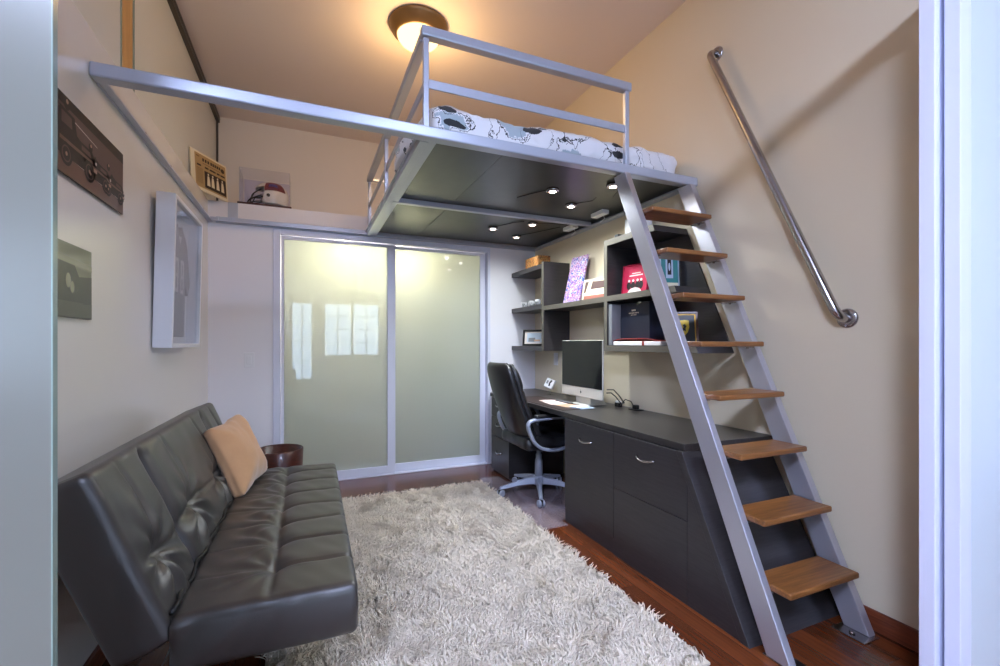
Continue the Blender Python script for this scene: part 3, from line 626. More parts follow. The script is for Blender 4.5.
cu = thing('photo_cube', 'white tilted card display with dark mark on the desk by the corner', 'display', (2.05, 3.62, ZD))
MB().lathe([(.035, 0), (.035, .006), (.02, .012), (.012, .03), (.012, .05)], (2.05, 3.62, ZD), 20).build('stand', M['acryl'], cu, smooth=True)
cx, cy, cz = 2.05, 3.62, ZD+.10
ax = (Vector((.5, -.70, .5)).normalized(), None, None); a0 = Vector((-.75, -.55, .35)).normalized(); a1 = a0.cross(Vector((.3, -.2, 1))).normalized(); a2 = a0.cross(a1)
cb = MB().obox((cx, cy, cz), (a0, a1, a2), (.035, .085, .085)).build('card', M['white'], cu, bevel=.003)
w = MB(); layer(w, 0, (cx, cy, cz), a1, a2, a0, [(-.022, -.03), (-.004, -.034), (.004, 0), (-.004, .028), (-.02, .02), (-.012, 0)], .0185); layer(w, 1, (cx, cy, cz), a1, a2, a0, rect(.012, -.02, .03, .012), .0185)
w.build('mark', [M['black'], M['grey']], cu)
# cables
tag(MB().tube([(1.97, 2.66, .87), (1.99, 2.61, .872), (2.03, 2.60, .83), (2.09, 2.62, .775), (2.12, 2.68, .76)], .004, 8).build('cable', M['black'], smooth=True), 'black cable curving from the computer edge, upper one', 'cable', 'black cables behind the computer')
tag(MB().tube([(1.97, 2.665, .845), (1.99, 2.64, .848), (2.03, 2.64, .82), (2.09, 2.655, .765), (2.12, 2.70, .745)], .004, 8).build('cable', M['black'], smooth=True), 'black cable curving from the computer edge, lower one', 'cable', 'black cables behind the computer')
t = thing('power_adapter', 'black power plugs with white block standing on the desk beside the computer', 'plug', (2.12, 2.74, ZD))
MB().box(2.105, 2.135, 2.725, 2.75, ZD, ZD+.03).build('plug', M['black'], t, bevel=.003); MB().box(2.105, 2.135, 2.695, 2.72, ZD, ZD+.03).build('plug', M['black'], t, bevel=.003); MB().box(2.108, 2.132, 2.70, 2.745, ZD+.0305, ZD+.045).build('block', M['white'], t, bevel=.003)
t = thing('desk_grommet', 'black cable outlet on the desk top against the right wall', 'outlet', (2.13, 2.54, ZD))
MB().box(2.10, 2.165, 2.50, 2.59, ZD, ZD+.006).build('plate', M['black'], t, bevel=.002); MB().box(2.115, 2.15, 2.53, 2.565, ZD+.006, ZD+.035).build('plug', M['black'], t, bevel=.004)
tag(MB().tube([(2.13, 2.69, ZD+.034), (2.14, 2.67, ZD+.06), (2.15, 2.62, ZD+.05), (2.145, 2.585, ZD+.02), (2.14, 2.567, ZD+.022)], .0035, 8).build('cable', M['black'], smooth=True), 'short black cable running to the cable outlet on the desk', 'cable')
def switch(name, lab, c, n):
    t = thing(name, lab, 'light switch', c); n = Vector(n); u = Vector((0, 0, 1)); s = n.cross(u)
    MB().obox(Vector(c)+n*.003, (s, u, n), (.072, .118, .006)).build('plate', M['wallsw'], t, bevel=.002)
    MB().obox(Vector(c)+n*.008, (s, u, n), (.034, .068, .005)).build('rocker', M['wallsw'], t, bevel=.002)
switch('light_switch', 'white light switch on the back wall left of the closet doors', (-.425, YB, 1.064), (0, -1, 0))
switch('wall_outlet', 'white wall plate above the desk beside the computer', (XR, 3.75, 1.05), (-1, 0, 0))

# ------------------------------------------------------------------ desk chair (faces the desk, +X)
hx, hy = 1.71, 3.2
ch = thing('desk_chair', 'black leather high back office chair with silver arms tucked under the desk', 'office chair', (hx, hy, 0))

st = MB()
a0 = math.atan2(2.909-hy, 1.573-hx)
base = MB(); R5 = .315
base.lathe([(.04, .07), (.048, .085), (.048, .125), (.034, .14)], (hx, hy, 0), 24)
for k in range(5):
    a = a0+k*2*PI/5; u = Vector((math.cos(a), math.sin(a), 0)); s = Vector((-u.y, u.x, 0)); o = Vector((hx, hy, 0)); vs = []
    prof = [(.03, .080, .132, .026), (.10, .082, .128, .023), (.18, .078, .112, .019), (.26, .064, .090, .016), (R5+.01, .056, .074, .014)]
    for r_, z0, z1, hw in prof:
        for (sg, z) in ((-1, z0), (1, z0), (.7, z1), (-.7, z1)): vs.append(o+u*r_+s*hw*sg+Vector((0, 0, z)))
    fs = [(i*4+j, i*4+(j+1) % 4, (i+1)*4+(j+1) % 4, (i+1)*4+j) for i in range(4) for j in range(4)]+[(3, 2, 1, 0), (16, 17, 18, 19)]
    base.add(vs, fs)
base.build('star_base', M['silverp'], ch, bevel=.004)
for k in range(5):
    a = a0+k*2*PI/5; c = Vector((hx+R5*math.cos(a), hy+R5*math.sin(a), 0)); tw = Vector((-math.sin(a+.5), math.cos(a+.5), 0))
    w = MB()
    for sg in (-1, 1): w.lathe([(.012, -.009), (.024, -.009), (.0265, -.005), (.0265, .005), (.024, .009), (.012, .009)], c+tw*(.014*sg)+Vector((0, 0, .0268)), 20, tw)
    cs = w.build('caster', M['silverp'], ch, smooth=False)
    w = MB(); w.cyl(c+Vector((0, 0, .03)), c+Vector((0, 0, .062)), .007, 10); w.obox(c+Vector((0, 0, .036)), (tw, tw.cross(Vector((0, 0, 1))), (0, 0, 1)), (.008, .05, .04)); w.build('fork', M['black'], cs)
MB().lathe([(.033, .135), (.030, .26), (.024, .28), (.024, .31), (.017, .315), (.017, .375)], (hx, hy, 0), 24).build('gas_lift', M['silverp'], ch, smooth=True)
w = MB(); w.box(hx-.11, hx+.1, hy-.08, hy+.08, .372, .398); w.tube([(hx, hy-.07, .385), (hx, hy-.2, .38), (hx, hy-.24, .375)], .006, 8); w.build('mechanism', M['black'], ch, bevel=.006)
def sdisp(p, n):
    k = 0
    if n.z > .3:
        k = -.018*gauss(p.x, .03)-.012*gauss(p.x-.13, .02)+.012*gauss(p.x-.2, .05)+.010*(1-(p.y/.24)**2)
    return n*(k+.004*noise.noise(p*14))
MB().rbox((hx+.02, hy, .445), (.50, .48, .10), .042, .02, sdisp).build('seat', M['chairl'], ch, smooth=True, weld=True)
# backrest: outer shell and padded front, following a gently bent reclined spine
def spine(t):                                   # t 0..1 bottom to top -> x of rear face, z
    z = .385+.665*t
    return 1.545-.262*t-.030*math.sin(PI*t), z
def back_panel(hw, th, off, t0, t1, pads, nu=24, nv=36):
    """closed reclined slab: width profile hw(t), thickness th, offset forward off; pads adds depth to the front"""
    vs = []; fs = []; W = nu+1
    for side in (0, 1):
        for j in range(nv+1):
            t = t0+(t1-t0)*j/nv; x, z = spine(t)
            for i in range(nu+1):
                s_ = -1+2*i/nu; tt = min(1, abs(2*j/nv-1))
                edge = max(0, 1-abs(s_)**6)**.5*max(0, 1-tt**8)**.5
                y = hy+s_*hw(t); bow = .045*s_*s_
                xx = x+off+bow+(.5*th+edge*(.5*th+pads(t, s_)) if side else .5*th-edge*.5*th)
                vs.append((xx, y, z))
    n1 = W*(nv+1)
    for j in range(nv):
        for i in range(nu):
            a = j*W+i; fs.append((a, a+W, a+W+1, a+1)); b = n1+a; fs.append((b, b+1, b+W+1, b+W))
    for j in range(nv):
        for i in (0, nu):
            a = j*W+i; fs.append((a, a+W, n1+a+W, n1+a))
    for i in range(nu):
        for j in (0, nv):
            a = j*W+i; fs.append((a, a+1, n1+a+1, n1+a))
    return MB().add(vs, fs)
hwf = lambda t: .245*(1-.10*t-.22*max(0, (t-.8)/.2)**3)
bs = back_panel(hwf, .062, 0, 0, 1, lambda t, s: 0).build('backrest', M['chairl'], ch, smooth=True, weld=True)
hw2 = lambda t: .21*(1-.06*t-.25*max(0, (t-.8)/.2)**3)
back_panel(hw2, .055, .052, .03, .985, lambda t, s: .018*math.sin(t*PI)+.016*gauss(t-.82, .13)+.016*gauss(t-.22, .14)-.016*gauss(t-.52, .03)-.013*gauss(t-.70, .02)-.012*gauss(t-.36, .02)-.008*gauss(abs(s)-.55, .1)).build('back_cushion', M['chairl'], bs, smooth=True, weld=True)
for sg in (-1, 1):
    y = hy+sg*.272; pts = [(1.585, hy+sg*.235, .412), (1.66, y-sg*.01, .400), (1.72, y, .405), (1.80, y, .41)]
    loop = [(1.80, hy+sg*.235, .400), (1.70, y, .402), (1.60, y, .420), (1.53, y, .470), (1.487, y, .555), (1.478, y, .603), (1.50, y, .628), (1.56, y, .637), (1.70, y, .642), (1.80, y, .636), (1.845, y, .60), (1.85, y, .55), (1.835, y, .47), (1.81, y, .42), (1.79, hy+sg*.24, .401)]
    P_ = [Vector(p) for p in loop]; sm = []
    for i in range(len(P_)-1):
        a_, b_, c_, d_ = P_[max(i-1, 0)], P_[i], P_[i+1], P_[min(i+2, len(P_)-1)]
        for q in range(4):
            t = q/4; sm.append(.5*((2*b_)+(c_-a_)*t+(2*a_-5*b_+4*c_-d_)*t*t+(3*b_-a_-3*c_+d_)*t**3))
    sm.append(P_[-1])
    w = MB()
    # flattened bar section: two offset tubes skinned by a box section
    vs = []; n_ = len(sm)
    for i, p in enumerate(sm):
        dd = (sm[min(i+1, n_-1)]-sm[max(i-1, 0)]).normalized(); s_ = Vector((0, 1, 0)); u_ = dd.cross(s_).normalized()
        for a_ in range(8):
            an = 2*PI*(a_+.5)/8; vs.append(p+s_*(.021*math.copysign(abs(math.cos(an))**.6, math.cos(an)))+u_*(.012*math.copysign(abs(math.sin(an))**.6, math.sin(an))))
    fs = [(i*8+k, i*8+(k+1) % 8, (i+1)*8+(k+1) % 8, (i+1)*8+k) for i in range(n_-1) for k in range(8)]
    ar = w.add(vs, fs).build('armrest', M['silverp'], ch, smooth=True)
    MB().rbox((1.665, y, .660), (.27, .052, .026), .012, .012).build('arm_pad', M['chairl'], ar, smooth=True, weld=True)
ch.location.z = .0042
tag(MB().prism([(1.40, 2.56), (1.590, 2.56), (1.590, 2.66), (2.0, 2.66), (2.0, 3.57), (1.60, 3.57), (1.60, 3.75), (1.40, 3.75)], 'Z', .0005, .004).build('chair_mat', M['vinyl'], bevel=.001), 'clear vinyl chair mat on the floor under the office chair', 'floor mat')

# ------------------------------------------------------------------ sofa
so = thing('sofa', 'black leather tufted convertible sofa along the left wall', 'sofa', (-.15, 2.3, 0))
Ls = 1.585; yc = 2.295
seams = [-.565, -.358, -.155, .045, .25, .455, .66]
def seatd(p, n):
    k = 0.
    if n.z > .35:
        f = max(0, min(1, (.79-abs(p.y))/.08)); ln = p.x+.012+.008*math.sin(p.y*3)
        k -= .010*gauss(ln, .010)*f+.004*gauss(ln, .03)*f
        for s_ in seams:
            side = 1.0 if ln > 0 else .45
            d_ = p.y-s_-.03*noise.noise(Vector((p.x*4, s_*9, 0)))
            k -= (.0075*gauss(d_, .007)+.0035*gauss(d_, .03))*side*f
            k -= .013*math.exp(-((d_)**2+ln**2)/.0016)*f
            r_ = math.hypot(d_, ln)
            if ln < 0 and r_ < .3: k += .0035*math.sin(9*math.atan2(d_, -ln)+s_*7)*gauss(r_-.12, .09)
        k += .006*(1-(p.x/.26)**2)*(1 if abs(p.x) < .26 else 0)
        k += .0035*noise.noise(Vector((p.x*14+p.y*8, p.y*7, 1)))
    elif abs(n.y) > .6:
        k = .005*noise.noise(Vector((p.x*16-p.z*12, p.z*5, 3)))+.008*(1-(p.z/.08)**2)+.006*math.sin(p.x*34-p.z*40)*max(0, -p.x/.26)
    return n*k
MB().rbox((-.088, yc, .355), (.505, Ls, .162), .024, .0085, seatd).build('seat_cushion', M['leather'], so, smooth=True, weld=True)
dn = Vector((.374, 0, -.927)); nf = Vector((.927, 0, .374))          # down along the back, forward normal
T = Vector((-.515, 0, .862)); cen = T+dn*.26-nf*.078
def backd(p, n):                                                       # local x: along nf, y: along sofa, z: up the back
    k = 0.
    if n.x > .35:
        f = max(0, min(1, (.255-abs(p.z))/.04))
        hs = p.z+.045+.01*math.sin(p.y*9)
        k -= .024*gauss(p.y+.425+.05*min(0, p.z), .011)*f+.008*gauss(p.y+.425, .04)*f        # deep split between the sections
        k -= .016*gauss(p.y-.45, .010)*f+.006*gauss(p.y-.45, .04)*f
        fy = max(0, min(1, (abs(p.y+.425)-.015)/.04))*max(0, min(1, (.78-abs(p.y))/.05))*max(0, min(1, (abs(p.y-.45)-.015)/.04))
        k -= (.010*gauss(hs, .009)+.006*gauss(hs, .045))*f*fy
        for c_ in (-.635, -.22, .24, .62):
            d_ = p.y-c_
            k -= .022*math.exp(-(d_*d_+hs*hs)/.0024)*f
            if hs > 0: k -= (.006*gauss(d_-.03*math.sin(hs*10), .011))*f*min(1, hs*12)
            r_ = math.hypot(d_, hs)
            if r_ < .32:
                an_ = math.atan2(d_, hs)
                k += (.011 if hs < 0 else .004)*math.sin(8*an_+c_*5)*gauss(r_-.10, .075)*f
        k += .012*(1-(p.z/.26)**2)*fy
        k *= max(0, min(1, (.785-abs(p.y))/.10))
        k += .003*noise.noise(Vector((p.y*9, p.z*9, 2)))
    elif abs(n.y) > .6: k = .006*(1-min(1, (p.x/.08)**2))+.004*noise.noise(Vector((p.x*14, p.z*7, 5)))
    return n*k
MB().rbox((cen.x, yc, cen.z), (.156, Ls, .525), .024, .0085, backd, (nf, (0, 1, 0), -dn)).build('backrest', M['leather'], so, smooth=True, weld=True)
w = MB(); pts = [(-.338+.006*math.sin(i*1.9), 1.53+i*1.53/28, .440+.006*math.sin(i*1.3)) for i in range(29)]; w.tube(pts, .006, 8)
w.build('piping', M['seam'], so, smooth=True)
w = MB(); w.box(-.36, .06, 2.02, 2.06, .24, .274); w.box(-.36, .06, 2.80, 2.84, .24, .274); w.box(-.30, -.26, 1.7, 2.9, .205, .24); w.box(0, .04, 1.9, 2.9, .21, .24)
w.build('under_frame', M['sofalg'], so)
for x, y in ((-.34, 2.04), (-.34, 2.82), (.02, 2.04), (.02, 2.82)):
    MB().lathe([(.016, .0), (.018, .01), (.022, .24)], (x, y, 0.0 if x < -.2 else .012), 16).build('leg', M['sofalg'], so, smooth=True)
so.rotation_euler = (0, 0, math.radians(-.8))
# pillow
def pild(p, n):
    r_ = max(abs(p.y)/.21, abs(p.z)/.1875)
    return Vector((-p.x*min(1, max(0, r_-.25)**1.8*1.45)*.86, -p.y*.08*(1-abs(p.z)/.19), -p.z*.08*(1-abs(p.y)/.21)))+n*(.007*noise.noise(Vector((p.x*9, p.y*11, p.z*9)))+.0035*noise.noise(Vector((p.x*9, p.y*30, p.z*22))))
pa = Vector((.90, -.19, .39)).normalized(); pu = Vector((-.40, .04, .92)); pu = (pu-pa*pu.dot(pa)).normalized(); ps = pu.cross(pa)
pw = MB().rbox((-.335, 2.775, .612), (.165, .42, .375), .03, .02, pild, (pa, ps, pu))
tag(pw.build('throw_pillow', M['pillow'], smooth=True, weld=True), 'tan square throw pillow leaning on the sofa back', 'pillow')
# wooden bin
bi = MB().lathe([(.14, 0), (.155, .01), (.172, .40), (.165, .405), (.157, .40), (.142, .03), (.002, .025)], (-.19, 3.80, 0), 48)
tag(bi.build('waste_bin', M['mahog'], smooth=True), 'round dark wooden bin in the corner behind the sofa', 'bin')

# ------------------------------------------------------------------ rug
rg = thing('rug', 'cream shag rug in the middle of the wooden floor', 'rug', (.64, 2.42, 0))
RX0, RX1, RY0, RY1 = -.14, 1.385, 1.24, 3.60
MB().box(RX0, RX1, RY0, RY1, .0005, .010).build('backing', M['rug'], rg)
ns = 42000
px = rng.uniform(RX0+.005, RX1-.005, ns); py = rng.uniform(RY0+.005, RY1-.005, ns); an = rng.uniform(0, 2*PI, ns)
# neighbouring strands lean together in clumps
cl_ = np.array([noise.noise(Vector((x*9, y*9, 0)))*5 for x, y in zip(px, py)]); an = an*.35+cl_
ln = rng.uniform(.028, .05, ns); le = rng.uniform(.4, 1.2, ns); wd = rng.uniform(.0022, .0042, ns)
ux, uy = np.cos(an), np.sin(an); V = np.zeros((ns, 4, 3, 3)); 
for k in range(4):
    t = k/3; lean = le*(.35+.65*t)
    h = ln*t*np.cos(lean*.8)*1.0; rr = ln*t*np.sin(lean)
    cx_ = px+ux*rr; cy_ = py+uy*rr; cz_ = .008+h*.85
    rad = wd*(1.0 if k < 3 else .45)
    for q in range(3):
        a_ = 2*PI*q/3
        V[:, k, q, 0] = cx_+(-uy)*np.cos(a_)*rad+ux*np.sin(a_)*rad*.5; V[:, k, q, 1] = cy_+ux*np.cos(a_)*rad+uy*np.sin(a_)*rad*.5; V[:, k, q, 2] = cz_+np.sin(a_)*rad*.6
V = V.reshape(-1, 3)-np.array([.64, 2.42, 0]); V[:, 2] = np.maximum(V[:, 2], .002)
quad = np.array([[k*3+q, k*3+(q+1) % 3, (k+1)*3+(q+1) % 3, (k+1)*3+q] for k in range(3) for q in range(3)])
F = (np.arange(ns)[:, None, None]*12+quad[None]).reshape(-1, 4)
me = bpy.data.meshes.new('pile'); me.vertices.add(len(V)); me.vertices.foreach_set('co', V.ravel()); me.loops.add(F.size); me.loops.foreach_set('vertex_index', F.ravel().astype(np.int32))
me.polygons.add(len(F)); me.polygons.foreach_set('loop_start', np.arange(0, F.size, 4, dtype=np.int32)); me.polygons.foreach_set('use_smooth', np.ones(len(F), bool)); me.materials.append(M['pile']); me.update(calc_edges=True); me.validate()
po = bpy.data.objects.new('pile', me); C.objects.link(po); po.parent = rg; po['kind'] = 'stuff'

# ------------------------------------------------------------------ left wall pictures
def wallpic(name, label, y0, y1, z0, z1, painter, x=XL, gap=.005, th=.006):
    t = thing(name, label, 'picture', (x, (y0+y1)/2, z0))
    MB().box(x+gap, x+gap+th, y0, y1, z0, z1).build('panel', M['black'], t)
    MB().box(x, x+gap, y0+.1, y1-.1, z0+.06, z1-.06).build('mount', M['black'], t)
    w = MB(); mats = painter(w, (x+gap+th, y0, z0), (0, 1, 0), (0, 0, 1), (1, 0, 0), y1-y0, z1-z0); w.build('print', mats, t); return t
def p_cars(w, o, ux, up, n, W, H):
    P = lambda mi, poly, l: layer(w, mi, o, ux, up, n, [(W*a, H*b) for a, b in poly], l)
    P(0, rect(0, 0, 1, 1), .0003); P(1, [(0, .88), (1, .84), (1, 1), (0, 1)], .0006); P(3, [(0, 0), (1, 0), (1, .17), (0, .26)], .0006)
    P(4, [(0, .265), (1, .185), (1, .2), (0, .285)], .0009); P(2, [(0, .30), (.14, .30), (.14, .42), (0, .46)], .0009)
    P(4, [(.2, .80), (.62, .70), (.62, .712), (.2, .812)], .0009)
    P(3, [(.1, .34), (.95, .22), (.95, .30), (.1, .46)], .0008)
    for x0, s_, tall in ((.18, 1.25, 1), (.46, 1.0, 0), (.70, .92, 0)):
        b = .25-.07*x0
        body = [(x0, b), (x0+.33*s_, b), (x0+.35*s_, b+.16*s_), (x0+.30*s_, b+.27*s_), (x0+.19*s_, b+.28*s_), (x0+.16*s_, b+.30*s_)]
        body += [(x0+.14*s_, b+.46*s_), (x0+.02*s_, b+.48*s_), (x0+.0*s_, b+.2*s_)] if tall else [(x0+.13*s_, b+.34*s_), (x0+.10*s_, b+.26*s_), (x0-.01, b+.24*s_)]
        P(1, body, .0010)
        P(3, [(x0+.02*s_, b+.14*s_), (x0+.31*s_, b+.14*s_), (x0+.30*s_, b+.17*s_), (x0+.02*s_, b+.18*s_)], .0012); P(0, [(x0+.20*s_, b+.20*s_), (x0+.29*s_, b+.19*s_), (x0+.28*s_, b+.245*s_), (x0+.2*s_, b+.25*s_)], .0012)
        if tall: P(0, [(x0+.035*s_, b+.32*s_), (x0+.12*s_, b+.32*s_), (x0+.115*s_, b+.43*s_), (x0+.035*s_, b+.44*s_)], .0012)
        for wx in (.07, .27):
            P(1, disc(x0+wx*s_, b+.03, .05*s_, .12*s_, 20), .0014); P(0, disc(x0+wx*s_, b+.03, .035*s_, .085*s_, 18), .0017); P(1, disc(x0+wx*s_, b+.03, .029*s_, .07*s_, 16), .0020); P(2, disc(x0+wx*s_, b+.03, .009*s_, .022*s_, 12), .0023)
        P(5, disc(x0+.335*s_, b+.17*s_, .010, .024, 12), .0020); P(2, rect(x0+.31*s_, b+.06*s_, x0+.345*s_, b+.10*s_), .0020)
        P(1, disc(x0+.075*s_, b+(.53 if tall else .40)*s_, .024*s_, .06*s_, 14), .0013); P(2, disc(x0+.078*s_, b+(.56 if tall else .43)*s_, .010*s_, .024*s_, 12), .0018)
    return [M['sepia'], M['sepiad'], M['sepial'], M['sepiam'], M['hl'], M['hl']]
wallpic('car_picture', 'sepia picture of vintage cars hung high on the left wall', 1.68, 2.345, 1.735, 1.984, p_cars)
def p_green(w, o, ux, up, n, W, H):
    P = lambda mi, poly, l: layer(w, mi, o, ux, up, n, [(W*a, H*b) for a, b in poly], l)
    P(0, rect(0, 0, 1, 1), .0003); P(1, [(0, 0), (1, 0), (1, .62), (.72, .58), (.6, .78), (.35, .82), (0, .6)], .0007); P(2, rect(0, .02, 1, .22), .001); P(3, [(.0, .76), (1, .70), (1, .78), (0, .84)], .001)
    P(3, disc(.5, .5, .05, .1, 14), .0012); P(3, disc(.58, .42, .04, .08, 14), .0012); P(1, [(.8, .2), (.98, .22), (.98, .42), (.86, .46)], .0013)
    return [M['olive'], M['olived'], M['olivem'], M['olivel']]
wallpic('landscape_picture', 'small dark olive picture hung lower on the left wall', 1.70, 2.045, 1.283, 1.522, p_green)
# shadow box with a jersey
jx, y0, y1, z0, z1 = XL+.004, 2.755, 3.405, 1.178, 1.965
jf = thing('shadow_box', 'deep white shadow box with a dark jersey on the left wall', 'framed jersey', (jx, (y0+y1)/2, z0))
w = MB(); D = .083; b = .022
w.box(jx, jx+D, y0, y0+b, z0, z1); w.box(jx, jx+D, y1-b, y1, z0, z1); w.box(jx, jx+D, y0+b, y1-b, z0, z0+b); w.box(jx, jx+D, y0+b, y1-b, z1-b, z1)
w.build('frame', M['lacquer'], jf, bevel=.002)
MB().box(jx, jx+.01, y0+b, y1-b, z0+b, z1-b).build('mount_board', M['jback'], jf)
ym = (y0+y1)/2; w = MB()
outl = [(-.15, .03), (.15, .03), (.16, .34), (.235, .28), (.27, .36), (.17, .585), (.085, .64), (.05, .665), (0, .60), (-.05, .665), (-.085, .64), (-.17, .585), (-.27, .36), (-.235, .28), (-.16, .34)]
w.prism([(ym+a*1.0, z0+.03+c_) for a, c_ in outl], 'X', jx+.012, jx+.034); jr = w.build('jersey', M['jersey'], jf, bevel=.006)
w = MB()
for q in ((-.075, .28), (.045, .28)):
    for a0_, a1_, b0_, b1_ in ((0, .07, 0, .02), (0, .07, .17, .19), (0, .02, .0, .19), (.05, .07, 0, .19), (0, .07, .085, .105)):
        w.box(jx+.0345, jx+.0365, ym+q[0]-.02+a0_, ym+q[0]-.02+a1_, z0+.03+q[1]+b0_, z0+.03+q[1]+b1_)
w.prism([(ym-.03, z0+.03+.60), (ym+.03, z0+.03+.60), (ym, z0+.03+.55)], 'X', jx+.0345, jx+.036)
w.build('number', M['jerseyl'], jr)
MB().box(jx+.066, jx+.069, y0+b, y1-b, z0+b, z1-b).build('glazing', M['glass'], jf)

jf.rotation_euler = (0, math.radians(1.3), 0)
# ------------------------------------------------------------------ on the ledge
P1, P2 = Vector((-.752, 3.86, 2.332)), Vector((-.575, 4.195, 2.332)); uxn = (P2-P1).normalized(); nn = uxn.cross(Vector((0, 0, 1))).normalized()
ul = (Vector((0, 0, 1))-nn*.06).normalized(); Wn, Hn = (P2-P1).length, .285
t = thing('newspaper_plaque', 'mounted yellowed newspaper front page bridging the ledge corner above the jersey', 'newspaper', tuple((P1+P2)/2))
MB().obox((P1+P2)/2+ul*Hn/2-nn*.006, (uxn, ul, nn), (Wn, Hn, .012)).build('mount', M['cream'], t, bevel=.001)
w = MB(); Q = lambda mi, poly, l: layer(w, mi, P1, uxn, ul, nn, [(Wn*a, Hn*b_) for a, b_ in poly], l)
Q(0, rect(.10, .08, .96, .95), .0005); Q(2, rect(.14, .86, .22, .89), .001)
for a in (.30, .37, .44, .52, .58, .64, .70, .76): Q(1, rect(a, .79, a+.045, .87), .001)
Q(1, disc(.87, .80, .055, .06, 16), .001); Q(2, rect(.30, .73, .80, .745), .001)
for a, b_ in ((.15, .26), (.36, .46), (.49, .66), (.69, .78), (.80, .93)): Q(1, rect(a, .63, b_, .675), .001)
for k in range(9): Q(2, rect(.14, .2+.045*k, .30, .215+.045*k), .001)
Q(1, rect(.34, .12, .95, .56), .001)
for a in (.40, .52, .66, .80): Q(3, [(a, .2), (a+.09, .2), (a+.08, .38), (a+.065, .46), (a+.02, .46), (a+.01, .36)], .0014)
for a in (.445, .565, .705, .845): Q(3, disc(a, .50, .022, .03, 10), .0016)
w.build('print', [M['news'], M['newsd'], M['newsm'], M['cream']], t)
# helmet in its case
hx0, hx1, hy0, hy1, hz = -.50, -.125, 4.20, 4.50, 2.331
cs = thing('display_case', 'clear acrylic display case with wooden base on the ledge', 'display case', ((hx0+hx1)/2, (hy0+hy1)/2, hz))
MB().box(hx0-.012, hx1+.012, hy0-.012, hy1+.012, hz-.0005, hz+.0185).build('base', M['mahog'], cs, bevel=.004)
w = MB(); t_ = .003; w.box(hx0, hx0+t_, hy0, hy1, hz+.0185, hz+.30); w.box(hx1-t_, hx1, hy0, hy1, hz+.0185, hz+.30); w.box(hx0+t_, hx1-t_, hy0, hy0+t_, hz+.0185, hz+.30); w.box(hx0+t_, hx1-t_, hy1-t_, hy1, hz+.0185, hz+.30); w.box(hx0, hx1, hy0, hy1, hz+.3005, hz+.3035)
w.build('cover', M['acryl'], cs)
MB().box(hx0+.006, hx1-.006, hy1-.012, hy1-.008, hz+.0185, hz+.297).build('reflection_back', mat('lavender reflection tint', (222, 214, 232), .12, .35), cs)  # reflections in the case painted as the panel's lavender colour
ho = Vector((-.285, 4.335, hz+.0185)); he = thing('football_helmet', 'white football helmet with maroon emblem inside the clear display case', 'helmet', tuple(ho))
def shell(u, v):                                     # faces -X
    th = 2*PI*u; ph = -.42+(PI/2+.42)*v
    r = math.cos(ph); x = .135*r*math.cos(th); y = .105*r*math.sin(th); z = .115*math.sin(ph)
    if math.cos(th) < -.2 and ph < .45: x *= 1-.42*(-math.cos(th)-.2)*min(1, (.45-ph)/.4)
    return ho+Vector((x+.01, y, .112+z*(1.0 if z > 0 else 1.9)))
hs = MB().grid(shell, 64, 28)
def opening(f):
    q = sum((Vector(hs.v[i]) for i in f), Vector())/len(f)-ho
    return q.x < -.050+.25*max(0, q.z-.06) and q.z < .165+.2*(abs(q.y)-.08) and q.x < -.035
keep = [f for f in hs.f if not opening(f)]; hs.f = keep; hs.m = [0]*len(keep)
hs = hs.build('shell', M['helm'], he, smooth=True, weld=True); hs.modifiers.new('solid', 'SOLIDIFY').thickness = .006
def decal(a0, a1, b0, b1, k, nu, nv):
    def fn(u, v):
        a = -PI/2+a0+(a1-a0)*u; b_ = b0+(b1-b0)*v-.25*(u-.5)**2
        q = shell((a % (2*PI))/(2*PI), (b_+.42)/(PI/2+.42)); c0 = ho+Vector((.01, 0, .11)); return c0+(q-c0)*k
    return MB().grid(fn, nu, nv)
decal(-.35, .95, .16, .92, 1.03, 18, 12).build('emblem', M['maroon'], hs, smooth=True)
decal(-.10, .45, .45, .72, 1.045, 10, 5).build('emblem_badge', M['purple'], hs, smooth=True)
w = MB(); w.lathe([(.014, 0), (.014, .004), (.006, .005)], ho+Vector((-.005, -.104, .088)), 16, (0, -1, 0)); w.build('ear_hole', M['black'], hs)
w = MB()
for z, e in ((.135, .0), (.085, .03), (.035, .03)):
    pts = [ho+Vector((-.055-(.082+e)*math.cos(a), .098*math.sin(a), z-.045*math.cos(a)*(1 if z > .05 else .3))) for a in [-PI/2+PI*i/14 for i in range(15)]]
    w.tube(pts, .0055, 8)
for yy in (-.055, 0, .055):
    cz_ = math.cos(math.asin(yy/.085)); w.tube([ho+Vector((-.055-.082*cz_, yy, .135-.045*cz_)), ho+Vector((-.055-.112*cz_, yy, .085-.045*cz_)), ho+Vector((-.055-.112*cz_, yy, .035-.013*cz_))], .005, 8)
w.build('face_mask', M['black'], he, smooth=True)

# ------------------------------------------------------------------ furniture in the next room, seen mirrored in the closet doors
tb = thing('coffee_table', 'low pale table in the next room, seen mirrored in the closet door', 'table', (.4, -1.9, 0))
MB().box(-.15, .95, -2.25, -1.6, .40, .44).build('top', M['grey'], tb, bevel=.004)
for x in (-.1, .86):
    for y in (-2.2, -1.69): MB().box(x, x+.045, y, y+.045, 0, .399).build('leg', M['black'], tb)
ac = thing('armchair', 'dark armchair by the far window of the next room', 'armchair', (-.62, -3.2, 0))
MB().rbox((-.62, -3.2, .34), (.62, .62, .2), .05, .05).build('seat', M['clothc'], ac, smooth=True, weld=True)
MB().rbox((-.62, -3.52, .62), (.62, .16, .62), .06, .05).build('backrest', M['clothc'], ac, smooth=True, weld=True)
for s_ in (-1, 1): MB().rbox((-.62+s_*.34, -3.2, .42), (.11, .62, .34), .04, .05).build('arm', M['clothc'], ac, smooth=True, weld=True)
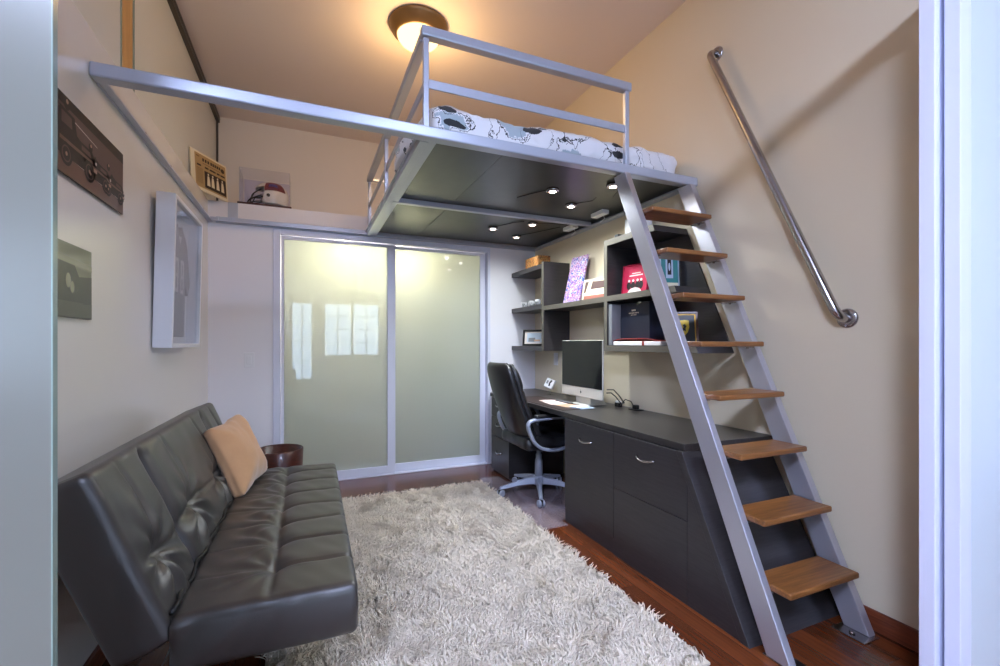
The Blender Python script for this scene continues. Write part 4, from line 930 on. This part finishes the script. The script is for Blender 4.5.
for x in (-.87, -.37):
    for y in (-3.45, -2.95): MB().box(x-.02, x+.02, y-.02, y+.02, 0, .245).build('leg', M['black'], ac)

# ------------------------------------------------------------------ light
def area(name, loc, rot, sx, sy_, power, col):
    l = bpy.data.lights.new(name, 'AREA'); l.shape = 'RECTANGLE'; l.size = sx; l.size_y = sy_; l.energy = power; l.color = col
    o = bpy.data.objects.new(name, l); C.objects.link(o); o.location = loc; o.rotation_euler = rot; return o
wd = bpy.data.worlds.new('World'); bpy.context.scene.world = wd; wd.use_nodes = True
bg = wd.node_tree.nodes['Background']; bg.inputs[0].default_value = (.55, .74, 1.0, 1); bg.inputs[1].default_value = 3.4
for i, (x0, x1, z0, z1) in enumerate(wins):
    o = area('daylight_portal', ((x0+x1)/2, -4.1, (z0+z1)/2), (PI/2, 0, 0), x1-x0, z1-z0, 1, (1, 1, 1)); o.data.cycles.is_portal = True
# two unseen ceiling panels added to brighten the bedroom from the next room
for x, y in ((-1.3, -1.2), (1.0, -1.2)):
    t = thing('added_fill_light', 'added square white fill light in the next room over the ' + ('left side' if x < 0 else 'doorway'), 'fill light', (x, y, ZC), 'added fill lights of the next room')
    w = MB(); w.box(x-.36, x+.36, y-.36, y+.36, ZC-.04, ZC-.001); w.build('housing', M['white'], t, bevel=.005)
    MB().box(x-.33, x+.33, y-.33, y+.33, ZC-.044, ZC-.0405).build('diffuser', emit('cool fill glow', (200, 214, 255), 84 if x < 0 else 34), t)
for (x, y), pe in zip(pk, (24, 22, 5, 10, 10, 5)):
    l = bpy.data.lights.new('puck', 'SPOT'); l.energy = pe; l.color = (.90, .97, 1); l.spot_size = math.radians(165); l.spot_blend = 1; l.shadow_soft_size = .02
    o = bpy.data.objects.new('puck', l); C.objects.link(o); o.location = (x, y, 2.160)
for x, z in ((.32, 1.99), (.86, 1.96)):
    l = bpy.data.lights.new('closet', 'POINT'); l.energy = 17; l.color = (1, .90, .66); l.shadow_soft_size = .04
    o = bpy.data.objects.new('closet', l); C.objects.link(o); o.location = (x, 4.56, z)

l = bpy.data.lights.new('lamp_bulb', 'POINT'); l.energy = 6; l.color = (1, .62, .26); l.shadow_soft_size = .10
o = bpy.data.objects.new('lamp_bulb', l); C.objects.link(o); o.location = (lx, ly, ZC-.25)
# ------------------------------------------------------------------ camera
cd = bpy.data.cameras.new('Camera'); cam = bpy.data.objects.new('Camera', cd); C.objects.link(cam)
cd.sensor_width = 36; cd.lens = 36*.452; cd.shift_y = (343.3-333)/1000; cd.clip_start = .02
cam.location = (0, 0, 1.2); cam.rotation_euler = (PI/2, 0, -.4052)
sc = bpy.context.scene; sc.camera = cam
sc.view_settings.view_transform = 'Standard'; sc.view_settings.look = 'None'; sc.view_settings.gamma = 1; sc.view_settings.use_curve_mapping = False
sc.view_settings.exposure = 1.47
sc.cycles.use_denoising = True; sc.cycles.caustics_reflective = False; sc.cycles.caustics_refractive = False
sc.cycles.max_bounces = 10; sc.cycles.diffuse_bounces = 6; sc.cycles.transparent_max_bounces = 12
sc.cycles.sample_clamp_indirect = 6
